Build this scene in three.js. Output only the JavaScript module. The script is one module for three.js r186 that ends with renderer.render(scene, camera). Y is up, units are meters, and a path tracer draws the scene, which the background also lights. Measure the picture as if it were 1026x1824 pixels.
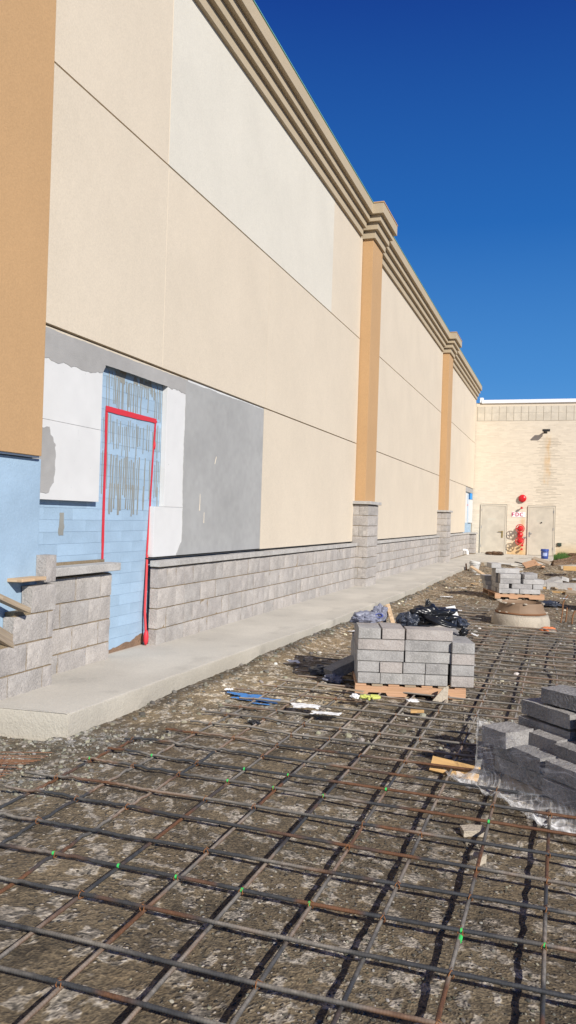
import * as THREE from 'three';
import { RoundedBoxGeometry } from 'three/addons/geometries/RoundedBoxGeometry.js';
import { mergeGeometries, mergeVertices, toCreasedNormals } from 'three/addons/utils/BufferGeometryUtils.js';
import { FontLoader } from 'three/addons/loaders/FontLoader.js';
import { TextGeometry } from 'three/addons/geometries/TextGeometry.js';

// ---------------------------------------------------------------- camera, sky, sun, exposure
const scene = new THREE.Scene();
const camera = new THREE.PerspectiveCamera(65.42, 576 / 1024, 0.05, 2000);
camera.position.set(0, 1.5, 0);
camera.rotation.order = 'YXZ';
camera.rotation.set(0.00382, 0.33323, 0.03186);
const renderer = new THREE.WebGLRenderer({ antialias: true });
renderer.toneMapping = THREE.LinearToneMapping;
renderer.toneMappingExposure = 1.14;
renderer.shadowMap.enabled = true;
const SUN = new THREE.Vector3(0.667, 0.482, 0.56).normalize();
const sun = new THREE.DirectionalLight(new THREE.Color().setRGB(1, 0.95, 0.87), 5.0);
sun.position.copy(SUN).multiplyScalar(60).add(new THREE.Vector3(-2, 0, -14));
sun.target.position.set(-2, 0, -14);
sun.castShadow = true;
sun.shadow.mapSize.set(4096, 4096);
Object.assign(sun.shadow.camera, { left: -32, right: 32, top: 32, bottom: -32, near: 1, far: 140 });
scene.add(sun, sun.target);
{ // clear deep-blue sky, paler towards the horizon
  const w = 64, h = 1024, d = new Float32Array(w * h * 4);
  const stops = [[-90, .20, .16, .12], [-2, .24, .21, .18], [0, .17, .40, .70], [5, .105, .31, .64], [10, .062, .238, .57], [20, .019, .125, .42], [33, .0085, .050, .265], [50, .005, .028, .165], [90, .004, .02, .12]];
  for (let j = 0; j < h; j++) {
    const e = ((j + 0.5) / h - 0.5) * 180;
    let k = 0; while (k < stops.length - 2 && e > stops[k + 1][0]) k++;
    const a = stops[k], b = stops[k + 1], t = Math.min(1, Math.max(0, (e - a[0]) / (b[0] - a[0])));
    for (let i = 0; i < w; i++) { for (let c = 0; c < 3; c++) d[(j * w + i) * 4 + c] = a[c + 1] + (b[c + 1] - a[c + 1]) * t; d[(j * w + i) * 4 + 3] = 1; }
  }
  const t = new THREE.DataTexture(d, w, h, THREE.RGBAFormat, THREE.FloatType);
  t.mapping = THREE.EquirectangularReflectionMapping; t.magFilter = THREE.LinearFilter; t.minFilter = THREE.LinearFilter; t.wrapS = THREE.RepeatWrapping; t.needsUpdate = true;
  scene.background = t; scene.environment = t;
}

// ---------------------------------------------------------------- helpers
let seed = 12345;
const rnd = () => { seed = (seed * 1664525 + 1013904223) >>> 0; return seed / 4294967296; };
const rr = (a, b) => a + (b - a) * rnd();
const pick = (a) => a[Math.floor(rnd() * a.length)];
const hash = (x, y, z = 0) => { let h = (Math.imul(x | 0, 374761393) + Math.imul(y | 0, 668265263) + Math.imul(z | 0, 2147483647 ^ 0x5bd1e995)) | 0; h = Math.imul(h ^ (h >>> 13), 1274126177); return ((h ^ (h >>> 16)) >>> 0) / 4294967296; };
const sm = (t) => t * t * (3 - 2 * t);
const lerp = (a, b, t) => a + (b - a) * t;
const clamp = (x, a = 0, b = 1) => Math.min(b, Math.max(a, x));
const ss = (a, b, x) => sm(clamp((x - a) / (b - a)));
function n2(x, y, s = 0, p = 0) { // value noise, periodic when p > 0
  const xi = Math.floor(x), yi = Math.floor(y), fx = sm(x - xi), fy = sm(y - yi);
  const m = (v) => (p ? ((v % p) + p) % p : v);
  const a = hash(m(xi), m(yi), s), b = hash(m(xi + 1), m(yi), s), c = hash(m(xi), m(yi + 1), s), d = hash(m(xi + 1), m(yi + 1), s);
  return a + (b - a) * fx + (c - a) * fy + (a - b - c + d) * fx * fy;
}
function n3(x, y, z, s = 0) {
  const zi = Math.floor(z), f = sm(z - zi);
  return lerp(n2(x, y, s + zi * 131), n2(x, y, s + (zi + 1) * 131), f);
}
function fbm(x, y, o = 4, s = 0, p = 0) { let v = 0, a = .5, t = 0; for (let i = 0; i < o; i++) { v += a * n2(x, y, s + i * 17, p); t += a; a *= .5; x *= 2; y *= 2; p *= 2; } return v / t; }
const lin = (r, g, b) => new THREE.Color().setRGB(r, g, b);
const numbers = {};
function numbered(n) { const k = numbers[n] = (numbers[n] ?? -1) + 1; return k ? `${n}_${String(k).padStart(3, '0')}` : n; }
function info(o, label, category, group) { o.userData.label = label; o.userData.category = category; if (group) o.userData.group = group; return o; }
function shadows(m) { m.castShadow = m.receiveShadow = true; return m; }
function thing(name, label, category, pos = [0, 0, 0], turn = 0, group) {
  const g = new THREE.Group(); g.name = numbered(name); g.position.set(...pos); g.rotation.y = turn; scene.add(g); return info(g, label, category, group);
}
function part(name, geo, mat, parent) { const m = shadows(new THREE.Mesh(geo, mat)); m.name = name; parent.add(m); return m; }
function solo(name, geo, mat, label, category, pos = [0, 0, 0], turn = 0, group) {
  const m = shadows(new THREE.Mesh(geo, mat)); m.name = numbered(name); m.position.set(...pos); m.rotation.y = turn; scene.add(m); return info(m, label, category, group);
}
function structure(name, geo, mat) { const m = shadows(new THREE.Mesh(geo, mat)); m.name = name; m.userData.kind = 'structure'; scene.add(m); return m; }
// uv in metres from the dominant axis of each face
function muv(g, ou = 0, ov = 0) {
  if (!g.attributes.normal) g.computeVertexNormals();
  const p = g.attributes.position, n = g.attributes.normal, uv = new Float32Array(p.count * 2);
  for (let i = 0; i < p.count; i++) {
    const ax = Math.abs(n.getX(i)), ay = Math.abs(n.getY(i)), az = Math.abs(n.getZ(i)), x = p.getX(i), y = p.getY(i), z = p.getZ(i);
    let u, v; if (ax >= ay && ax >= az) { u = -z; v = y; } else if (ay >= az) { u = x; v = -z; } else { u = x; v = y; }
    uv[i * 2] = u + ou; uv[i * 2 + 1] = v + ov;
  }
  g.setAttribute('uv', new THREE.BufferAttribute(uv, 2)); return g;
}
function box(x0, x1, y0, y1, z0, z1, r = 0, du = 0, dv = 0) {
  const w = Math.abs(x1 - x0), h = Math.abs(y1 - y0), d = Math.abs(z1 - z0);
  const g = r ? new RoundedBoxGeometry(w, h, d, 1, r) : new THREE.BoxGeometry(w, h, d);
  g.translate((x0 + x1) / 2, (y0 + y1) / 2, (z0 + z1) / 2); return muv(g, du, dv);
}
function merge(list) { return mergeGeometries(list.map((g) => { const q = g.index ? g.toNonIndexed() : g; for (const k of Object.keys(q.attributes)) if (!['position', 'normal', 'uv', 'color'].includes(k)) q.deleteAttribute(k); if (!q.attributes.uv) muv(q); return q; })); }
const toWall = new THREE.Matrix4().makeBasis(new THREE.Vector3(0, 0, -1), new THREE.Vector3(0, 1, 0), new THREE.Vector3(1, 0, 0));
// thin coat on a wall facing +x: outline in (z, y), face laid at x..x+t
function coat(pts, x, t) {
  const s = new THREE.Shape(pts.map(([z, y]) => new THREE.Vector2(-z, y)));
  const g = new THREE.ExtrudeGeometry(s, { depth: t, bevelEnabled: false }); g.applyMatrix4(toWall); g.translate(x, 0, 0); g.computeVertexNormals(); return muv(g);
}
// outline between corners with a ragged edge; rag = amount per edge
function ragged(corners, rags, step = 0.02, s = 1) {
  const out = [];
  corners.forEach((a, i) => {
    const b = corners[(i + 1) % corners.length], rg = rags[i] ?? 0, L = Math.hypot(b[0] - a[0], b[1] - a[1]), n = rg ? Math.max(2, Math.round(L / step)) : 1;
    const nx = -(b[1] - a[1]) / L, ny = (b[0] - a[0]) / L;
    for (let k = 0; k < n; k++) {
      const t = k / n, q = t * L, e = Math.min(1, 6 * t, 6 * (1 - t) + .2);
      const j = rg ? ((fbm(q * 3.1 + s * 9.7, i * 3.3 + s, 2, s) - .5) * 2.2 + (n2(q * 28, i + s * 3.1, s) - .5) * .8) * rg * e : 0;
      out.push([lerp(a[0], b[0], t) + nx * j, lerp(a[1], b[1], t) + ny * j]);
    }
  });
  return out;
}
// ---------------------------------------------------------------- textures
function tex(n, fn, tile, srgb = true) { // fn(u, v, x, y) -> grey or [r, g, b], 0..1 sRGB
  const d = new Uint8Array(n * n * 4);
  for (let y = 0; y < n; y++) for (let x = 0; x < n; x++) {
    const c = fn(x / n, y / n, x, y), i = (y * n + x) * 4;
    if (typeof c === 'number') d[i] = d[i + 1] = d[i + 2] = clamp(c) * 255; else { d[i] = clamp(c[0]) * 255; d[i + 1] = clamp(c[1]) * 255; d[i + 2] = clamp(c[2]) * 255; }
    d[i + 3] = 255;
  }
  const t = new THREE.DataTexture(d, n, n, THREE.RGBAFormat);
  t.wrapS = t.wrapT = THREE.RepeatWrapping; t.magFilter = THREE.LinearFilter; t.minFilter = THREE.LinearMipmapLinearFilter; t.generateMipmaps = true;
  t.repeat.set(1 / tile, 1 / tile); if (srgb) t.colorSpace = THREE.SRGBColorSpace; t.needsUpdate = true; return t;
}
const std = (o) => new THREE.MeshStandardMaterial({ roughness: .9, ...o });
const stuccoMap = tex(1024, (u, v) => .965 + (fbm(u * 6, v * 6, 4, 3, 6) - .5) * .04 + (n2(u * 340, v * 340, 5, 340) - .5) * .05 + (fbm(u * 40, v * 40, 2, 8, 40) - .5) * .015, 3.1);
const stuccoBump = tex(1024, (u, v) => .6 * n2(u * 300, v * 300, 15, 300) + .4 * n2(u * 150, v * 150, 16, 150), 1.3, false);
const stucco = (c) => std({ color: c, map: stuccoMap, bumpMap: stuccoBump, bumpScale: .0011, roughness: .95 });
const cmuMap = tex(1024, (u, v) => {
  const f = n2(u * 256, v * 256, 21, 256), g = n2(u * 120, v * 120, 22, 120), m = fbm(u * 10, v * 10, 4, 23, 10);
  let c = .93 + (m - .5) * .22 + (f - .5) * .15 + (g - .5) * .09; if (g > .86) c -= .26 * (g - .86) / .14; if (f > .88) c += .12; return [c, c * .985, c * .975];
}, 1.05);
const cmuBump = tex(1024, (u, v) => .35 * fbm(u * 24, v * 24, 3, 31, 24) + .4 * n2(u * 90, v * 90, 33, 90) + .25 * n2(u * 230, v * 230, 32, 230), 1.05, false);
const cmu = (c, b = .006) => std({ color: c, map: cmuMap, bumpMap: cmuBump, bumpScale: b, roughness: .95 });
const slabMap = tex(1024, (u, v) => {
  const m = fbm(u * 5, v * 5, 5, 41, 5), st = fbm(u * 3, v * 40, 3, 42, 0), f = n2(u * 300, v * 300, 43, 300);
  let c = .94 + (m - .5) * .16 + (f - .5) * .06; const k = fbm(u * 9, v * 9, 3, 44, 9); if (k > .7) c -= (k - .7) * .35; return [c, c * .985, c * .955];
}, 2.3);
const slabBump = tex(512, (u, v) => .5 * n2(u * 140, v * 140, 46, 140) + .5 * fbm(u * 20, v * 20, 3, 45, 20), 1, false);
const paintMap = tex(512, (u, v) => .93 + (fbm(u * 7, v * 7, 4, 51, 7) - .5) * .13 + (n2(u * 200, v * 200, 52, 200) - .5) * .03, 1.7);
const greyMap = tex(1024, (u, v) => .92 + (fbm(u * 5, v * 5, 5, 61, 5) - .5) * .13 + (fbm(u * 40, v * 40, 2, 62, 40) - .5) * .05, 2.7);
const foamMap = tex(512, (u, v) => { let c = .96 + (fbm(u * 6, v * 6, 3, 71, 6) - .5) * .05; if (n2(u * 60, v * 25, 72, 0) > .985) c -= .15; return c; }, 1.1);
const woodMap = tex(512, (u, v) => { const g = fbm(u * 4, v * 60, 3, 81, 0), q = n2(u * 3, v * 160, 82, 0); return [.92 + (g - .5) * .2 + (q - .5) * .05, .91 + (g - .5) * .23 + (q - .5) * .05, .89 + (g - .5) * .27]; }, .6);
// cells: nearest-stone texture for ground
const groundTile = 2.6;
const GN = 2048;
const groundArr = (() => {
  const col = new Float32Array(GN * GN), hgt = new Float32Array(GN * GN), warm = new Float32Array(GN * GN);
  for (let y = 0; y < GN; y++) for (let x = 0; x < GN; x++) {
    const u = x / GN, v = y / GN, i = y * GN + x;
    const m = fbm(u * 9, v * 9, 5, 101, 9), crust = ss(.52, .62, fbm(u * 48, v * 48, 4, 102, 48)), fine = n2(u * 512, v * 512, 103, 512), f2 = fbm(u * 180, v * 180, 2, 104, 180);
    col[i] = .385 + (m - .5) * .20 + (fine - .5) * .16 + (f2 - .5) * .20 + crust * (.10 + .34 * (f2 - .35)); warm[i] = 1 - crust * .75; hgt[i] = .35 + .25 * (f2 - .5) + .18 * (fine - .5) + .2 * (m - .5) + crust * .10;
  }
  let s = 777; const r = () => { s = (s * 1664525 + 1013904223) >>> 0; return s / 4294967296; };
  for (let k = 0; k < 17000; k++) { // pebbles in the earth
    const cx = r() * GN, cy = r() * GN, rad = 1.1 + Math.pow(r(), 5) * 8, tone = .30 + Math.pow(r(), 1.4) * .52, e = .6 + r() * .4, an = r() * 3.14, ca = Math.cos(an), sa = Math.sin(an), w = r();
    if (fbm(cx / GN * 7, cy / GN * 7, 3, 107, 7) < .40 + r() * .16) continue;
    const R = Math.ceil(rad);
    for (let dy = -R; dy <= R; dy++) for (let dx = -R; dx <= R; dx++) {
      const px = dx * ca + dy * sa, py = (-dx * sa + dy * ca) / e, q = Math.hypot(px, py) / rad; if (q > 1) continue;
      const i = ((Math.floor(cy + dy) + GN) % GN) * GN + ((Math.floor(cx + dx) + GN) % GN), t = Math.min(1, (1 - q) * 3);
      col[i] = lerp(col[i], tone, t); warm[i] = lerp(warm[i], w * .7, t); hgt[i] = Math.max(hgt[i], .42 + .5 * Math.sqrt(1 - q * q) * Math.min(1, rad / 6));
    }
  }
  return { col, hgt, warm };
})();
const groundMap = tex(GN, (u, v, x, y) => { const i = y * GN + x, c = groundArr.col[i] * 1.42, w = groundArr.warm[i]; return [c * (1 + .03 * w), c * (1 - .045 * w), c * (1 - .185 * w)]; }, groundTile);
const groundBump = tex(1024, (u, v, x, y) => groundArr.hgt[(y * 2) * GN + x * 2], groundTile, false);
// ---------------------------------------------------------------- materials
const M = {
  beige: stucco(lin(.655, .57, .45)), cream: stucco(lin(.665, .63, .545)), tan: stucco(lin(.515, .32, .158)), trim: stucco(lin(.47, .385, .265)),
  seam: std({ color: lin(.72, .63, .50) }), core: std({ color: lin(.16, .14, .11) }),
  foam: std({ color: lin(.69, .69, .68), map: foamMap, roughness: .8 }), base: std({ color: lin(.41, .40, .385), map: greyMap, bumpMap: stuccoBump, bumpScale: .0015 }),
  base2: std({ color: lin(.41, .41, .40), map: greyMap, bumpMap: stuccoBump, bumpScale: .001 }),
  blue: std({ color: lin(.375, .52, .665), map: paintMap, bumpMap: cmuBump, bumpScale: .002, roughness: .8 }), blue2: std({ color: lin(.373, .518, .664), map: paintMap, bumpMap: cmuBump, bumpScale: .002, roughness: .8 }),
  blueJoint: std({ color: lin(.325, .46, .60), map: paintMap }),
  glue: std({ color: lin(.31, .31, .28), map: paintMap }),
  red: std({ color: lin(.60, .03, .045), roughness: .55 }), redFade: std({ color: lin(.62, .05, .055), roughness: .6 }),
  mortar: std({ color: lin(.27, .21, .13), map: cmuMap, bumpMap: cmuBump, bumpScale: .006 }),
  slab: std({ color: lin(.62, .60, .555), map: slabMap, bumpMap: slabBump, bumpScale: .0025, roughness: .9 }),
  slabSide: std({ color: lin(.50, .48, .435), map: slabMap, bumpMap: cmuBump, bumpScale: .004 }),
  steel: std({ color: lin(1, 1, 1), vertexColors: true, roughness: .62, metalness: .15 }),
  tie: std({ color: lin(.24, .10, .035), roughness: .9 }), green: std({ color: lin(.05, .55, .12), roughness: .6 }),
  wood: std({ color: lin(.62, .45, .29), map: woodMap, roughness: .85 }), woodWarm: std({ color: lin(.60, .365, .225), map: woodMap, roughness: .85 }), woodOld: std({ color: lin(.42, .34, .25), map: woodMap, roughness: .9 }), woodYellow: std({ color: lin(.66, .42, .18), map: woodMap, roughness: .85 }),
  blackBag: std({ color: lin(.012, .013, .016), roughness: .28 }), greyBag: std({ color: lin(.20, .21, .27), roughness: .45 }), navyBag: std({ color: lin(.035, .042, .06), roughness: .35 }),
  white: std({ color: lin(.80, .80, .79), roughness: .7 }), whiteDirty: std({ color: lin(.66, .65, .62), roughness: .8, map: paintMap }),
  rust: std({ color: lin(.25, .12, .055), map: greyMap, roughness: .9 }), door: std({ color: lin(.64, .57, .46), map: paintMap, roughness: .6 }), doorFrame: std({ color: lin(.62, .55, .44), roughness: .6 }),
  dark: std({ color: lin(.02, .02, .02), roughness: .6 }), chrome: std({ color: lin(.5, .5, .5), roughness: .35, metalness: .8 }), brass: std({ color: lin(.35, .27, .12), roughness: .45, metalness: .6 }),
  fireRed: std({ color: lin(.56, .015, .02), roughness: .28 }), bucketBlue: std({ color: lin(.03, .07, .30), roughness: .45 }), tarpBlue: std({ color: lin(.05, .22, .55), roughness: .55, side: THREE.DoubleSide }),
  yellow: std({ color: lin(.52, .55, .14), roughness: .8 }), orangeCloth: std({ color: lin(.62, .20, .08), roughness: .9 }), earth: std({ color: lin(.26, .155, .09), map: groundMap, bumpMap: groundBump, bumpScale: .02 }),
  coping: std({ color: lin(.80, .82, .84), roughness: .4 }), tealEdge: std({ color: lin(.16, .42, .36), roughness: .5 }), plaster: std({ color: lin(.52, .47, .40), map: slabMap, bumpMap: cmuBump, bumpScale: .006 }),
};
const cmuFace = [cmu(lin(.465, .445, .42)), cmu(lin(.44, .42, .40)), cmu(lin(.495, .47, .44)), cmu(lin(.42, .405, .385))];
const cmuSmooth = [cmu(lin(.41, .41, .405), .003), cmu(lin(.43, .43, .42), .003), cmu(lin(.39, .39, .385), .003), cmu(lin(.44, .415, .395), .003)];
const cmuDark = [cmu(lin(.33, .325, .32), .010), cmu(lin(.36, .355, .345), .010), cmu(lin(.29, .288, .285), .010)];  // darker block greys with a stronger bump
const capMat = cmu(lin(.49, .485, .465), .004);

// ---------------------------------------------------------------- ground
const EDGE = [[-4.42, -2.985], [-5.7, -2.955], [-7.7, -2.885], [-9.1, -2.80], [-10.2, -2.775], [-13.5, -2.72], [-16, -2.69], [-22, -2.69], [-25.6, -2.72], [-36.4, -2.74]];
function edgeX(z) { if (z > EDGE[0][0]) return EDGE[0][1]; for (let i = 1; i < EDGE.length; i++) if (z >= EDGE[i][0]) return lerp(EDGE[i - 1][1], EDGE[i][1], (EDGE[i - 1][0] - z) / (EDGE[i - 1][0] - EDGE[i][0])); return -2.74; }
const slabY = (z) => .17 - .085 * ss(-16, -36, z);
function groundY(x, z) {
  let h = (.026 * ss(-.3, -1.9, x) * ss(-9, -5, z) + .012 * ss(.4, -.4, x) + .010 * ss(-.6, -2.3, x)) * (1 - .85 * ss(-2.35, -3.0, x) * ss(-6.5, -5.0, z)) + .004;
  const far = ss(-14.5, -19, z);
  h += (fbm(x * 2.1 + 7, z * 2.1, 4, 201) - .5) * (.035 + far * .10) + (n2(x * 17, z * 17, 205) - .5) * .009 + (fbm(x * 40, z * 40, 2, 206) - .5) * .008;
  if (z < -4.3) { // soil banked against the slab
    const d = x - edgeX(z), top = .005 + .065 * ss(-4.5, -9, z) - .03 * ss(-20, -27, z), n = (fbm(z * 3.3, x * 3.3, 4, 203) - .5);
    if (d < 1) h = lerp(h, Math.max(h, top + n * .07), ss(.42, .02, d + n * .25));
    if (d < .0) h = Math.min(h, slabY(z) - .03);
    if (d < -.1) h = -.02;
  } else { // loose gravel in front of the slab end
    h += .02 * ss(-2.2, -3.0, x) * (fbm(x * 6, z * 6, 3, 209) - .4);
  }
  // dug ground towards the back: low mounds and a pit below the landing
  h += far * .14 * (fbm(x * .9 + 3, z * .7, 3, 207) - .45) * ss(0, .8, x - edgeX(z));
  h += .52 * Math.exp(-(((x - 1.2) / 1.25) ** 2) - (((z + 30) / 2.4) ** 2)) + .20 * Math.exp(-(((x + .45) / .55) ** 2) - (((z + 25.6) / 1.3) ** 2));
  h += .22 * Math.exp(-(((x - .9) / .9) ** 2) - (((z + 22.5) / 1.8) ** 2));
  if (x > -2.6 && x < -.3 && z < -27.4 && z > -30) h -= .10;
  if (z < -31 && x > -.2) h = Math.max(h, .08 + (n2(x * 4, z * 4, 3) - .5) * .05);
  if (x < -3.9 || z < -36.6) h = Math.min(h, -.05);
  return h;
}
{
  const axis = (list) => { const o = []; list.forEach(([a, b, s]) => { const n = Math.max(1, Math.round(Math.abs(b - a) / s)); for (let i = 0; i < n; i++) o.push(lerp(a, b, i / n)); }); o.push(list[list.length - 1][1]); return o; };
  const xs = axis([[-400, -60, 60], [-60, -8, 8], [-8, -3.6, .4], [-3.6, -3.1, .06], [-3.1, .5, .022], [.5, 2, .08], [2, 8, .5], [8, 60, 6], [60, 400, 60]]);
  const zs = axis([[400, 40, 60], [40, 4, 4], [4, -1.6, .3], [-1.6, -7, .022], [-7, -13, .04], [-13, -31, .09], [-31, -37, .3], [-37, -60, 4], [-60, -400, 60]]);
  const nx = xs.length, nz = zs.length, P = new Float32Array(nx * nz * 3), U = new Float32Array(nx * nz * 2), C = new Float32Array(nx * nz * 3), I = [];
  for (let j = 0; j < nz; j++) for (let i = 0; i < nx; i++) {
    const x = xs[i], z = zs[j], k = j * nx + i; P[k * 3] = x; P[k * 3 + 1] = groundY(x, z); P[k * 3 + 2] = z;
    U[k * 2] = x + .35 * (n2(x * .8, z * .8, 301)); U[k * 2 + 1] = -z + .35 * n2(x * .8 + 9, z * .8, 302);
    // kind of soil: dark earth, pale cement dust, brown mud
    const d = x - edgeX(z), a = fbm(x * 1.1, z * 1.1, 4, 303), b = fbm(x * 2.7, z * 2.7, 4, 304);
    let c = [.75, .685, .60];
    const mix = (q, t) => { t = clamp(t); c = c.map((v, n) => lerp(v, q[n], t)); };
    mix([.63, .555, .465], ss(.45, .62, b) * .7);
    mix([1.45, 1.30, 1.07], ss(.30, .46, a) * ss(-1.1, -1.8, x) * ss(-4.3, -4.9, z) * ss(-9.5, -6, z) * .95);
    mix([1.30, 1.11, .87], ss(-6.2, -9, z) * ss(.50, .1, d - .7 + (b - .5)) * .85);
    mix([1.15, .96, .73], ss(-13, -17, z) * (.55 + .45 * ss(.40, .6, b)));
    mix([.78, .64, .49], ss(.52, .66, fbm(x * 1.7 + 4, z * 1.2, 4, 306)) * ss(-9, -13, z) * .8);
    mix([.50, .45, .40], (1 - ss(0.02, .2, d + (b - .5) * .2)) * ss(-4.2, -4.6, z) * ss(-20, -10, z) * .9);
    mix([.95, .95, .95], ss(-4.9, -4.3, z) * ss(-2.2, -2.8, x) * ss(.40, .56, b) * .9);
    mix([1.10, .66, .40], Math.exp(-(((x - 1.0) / 1.4) ** 2) - (((z + 29.6) / 2.2) ** 2)) * 1.1);
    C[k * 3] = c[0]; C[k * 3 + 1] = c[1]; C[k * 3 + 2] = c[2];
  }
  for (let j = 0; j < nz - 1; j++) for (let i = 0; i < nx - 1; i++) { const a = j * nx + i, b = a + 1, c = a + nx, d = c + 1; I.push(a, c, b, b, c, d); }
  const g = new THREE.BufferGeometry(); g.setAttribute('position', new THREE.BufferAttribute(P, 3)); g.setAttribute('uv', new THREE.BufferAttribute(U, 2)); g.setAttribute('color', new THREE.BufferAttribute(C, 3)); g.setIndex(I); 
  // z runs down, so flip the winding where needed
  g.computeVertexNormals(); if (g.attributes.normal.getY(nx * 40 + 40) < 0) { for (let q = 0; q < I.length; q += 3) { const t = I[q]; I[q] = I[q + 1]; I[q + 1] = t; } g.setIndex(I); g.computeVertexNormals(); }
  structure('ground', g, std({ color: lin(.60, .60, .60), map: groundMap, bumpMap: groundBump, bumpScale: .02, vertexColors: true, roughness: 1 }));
}
// loose stones
{
  const base = [];
  for (let k = 0; k < 4; k++) { const g = new THREE.IcosahedronGeometry(1, k % 2), p = g.attributes.position; for (let i = 0; i < p.count; i++) { const x = p.getX(i), y = p.getY(i), z = p.getZ(i), f = .65 + .6 * n3(x * 1.4 + k * 7 + 9, y * 1.4 + 9, z * 1.4 + 9, k); p.setXYZ(i, x * f, y * f * .62, z * f * .85); } g.computeVertexNormals(); base.push(g); }
  const put = (name, n, place, tone) => base.forEach((g, k) => {
    const m = new THREE.InstancedMesh(g, std({ color: lin(1, 1, 1), roughness: 1 }), n); m.name = numbered(name); m.userData.kind = 'stuff'; info(m, 'loose gravel and stone chips scattered over the bare earth', 'gravel', 'gravel on the earth'); m.castShadow = m.receiveShadow = true;
    const q = new THREE.Quaternion(), e = new THREE.Euler(), mt = new THREE.Matrix4(), c = new THREE.Color();
    for (let i = 0; i < n; i++) { const [x, z, r] = place(); e.set(rr(-.4, .4), rr(0, 6.28), rr(-.4, .4)); q.setFromEuler(e); mt.compose(new THREE.Vector3(x, groundY(x, z) + r * .12, z), q, new THREE.Vector3(r, r, r)); m.setMatrixAt(i, mt); const t = tone(); c.setRGB(t * rr(1, 1.12), t, t * rr(.70, .95)); m.setColorAt(i, c); }
    scene.add(m);
  });
  put('gravel', 3200, () => { const z = -1.7 - Math.pow(rnd(), 1.6) * 5.5, x = rr(-.33, .02) * -z + rr(-.55, .35); return [Math.max(x, z < -4.3 ? edgeX(z) + .03 : -3.4), z, .0016 + Math.pow(rnd(), 5) * .008]; }, () => Math.pow(rnd(), 3) * .26 + .05);
  put('gravel', 650, () => { const z = rr(-3.3, -4.75), x = -3.6 + Math.pow(rnd(), 1.3) * 1.25; return [z < -4.4 ? Math.max(x, edgeX(z) + .02) : x, z, .003 + Math.pow(rnd(), 4) * .016]; }, () => .09 + rnd() * .24);
  put('gravel', 1500, () => { const z = -5 - Math.pow(rnd(), 1.3) * 24; return [lerp(edgeX(z) + .05, .5, rnd()), z, .004 + Math.pow(rnd(), 5) * .03]; }, () => rnd() < .06 ? .6 : .10 + rnd() * .24);
  put('gravel', 110, () => { const z = -4.5 - rnd() * 14; return [edgeX(z) + .01 + rr(.0, .16), z, .006 + Math.pow(rnd(), 2) * .024]; }, () => .07 + rnd() * .12);
}
// concrete walk along the wall, in one pour
{
  const top = [], n = 160; const zs = []; for (let i = 0; i <= n; i++) zs.push(lerp(-4.42, -36.45, Math.pow(i / n, 1.5)));
  const P = [], U = [], I = []; const cols = [-4.15, -3.75, -3.4, -3.15];
  zs.forEach((z) => { // a strip of the profile per station: back, top, rounded arris, rough-edged face
    const e = edgeX(z) + (fbm(z * 4, 3, 3, 401) - .5) * .018, y = slabY(z), w = (fbm(z * 1.3, 5, 3, 402) - .5) * .008;
    const pr = [...cols.map((c) => [c, y + (n2(c * 2, z, 5) - .5) * .003]), [e - .02, y + w], [e - .006, y - .004 + w], [e + (n2(z * 9, 1, 6) - .5) * .006, y - .016 + w], [e + (n2(z * 9, 2, 6) - .5) * .01, y - .08], [e + (n2(z * 9, 3, 6) - .5) * .012, -.12]];
    pr.forEach(([x, yy], k) => { P.push(x, yy, z); U.push(k < 6 ? x : e + (y - yy), -z); });
  });
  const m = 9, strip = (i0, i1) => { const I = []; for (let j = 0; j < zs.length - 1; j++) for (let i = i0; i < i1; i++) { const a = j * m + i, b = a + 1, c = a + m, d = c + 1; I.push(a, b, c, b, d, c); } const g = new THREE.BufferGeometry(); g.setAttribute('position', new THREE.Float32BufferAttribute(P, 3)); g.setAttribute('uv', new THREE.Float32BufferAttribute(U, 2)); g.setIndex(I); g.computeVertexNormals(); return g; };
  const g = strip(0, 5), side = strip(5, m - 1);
  // end face, squared to the near end and running back to the wall
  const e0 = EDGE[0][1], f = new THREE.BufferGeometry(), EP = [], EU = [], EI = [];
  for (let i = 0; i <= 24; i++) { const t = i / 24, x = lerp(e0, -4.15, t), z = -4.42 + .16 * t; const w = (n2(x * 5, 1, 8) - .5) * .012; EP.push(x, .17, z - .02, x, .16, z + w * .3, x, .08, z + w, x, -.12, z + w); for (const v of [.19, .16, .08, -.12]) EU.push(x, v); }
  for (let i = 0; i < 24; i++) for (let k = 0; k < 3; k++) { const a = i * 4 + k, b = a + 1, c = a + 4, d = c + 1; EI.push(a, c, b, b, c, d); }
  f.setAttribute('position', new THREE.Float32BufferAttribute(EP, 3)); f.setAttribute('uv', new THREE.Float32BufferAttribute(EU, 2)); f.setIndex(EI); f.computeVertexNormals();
  const wedge = new THREE.BufferGeometry(); wedge.setAttribute('position', new THREE.Float32BufferAttribute([e0 - .02, .1695, -4.42, -4.15, .1695, -4.42, -4.15, .1695, -4.26 - .018, e0 - .0, .1695, -4.44], 3)); wedge.setIndex([0, 1, 2]); wedge.computeVertexNormals(); muv(wedge);
  structure('sidewalk', merge([g, wedge]), M.slab); structure('sidewalk_edge', merge([side, f]), M.slabSide);
}
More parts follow.
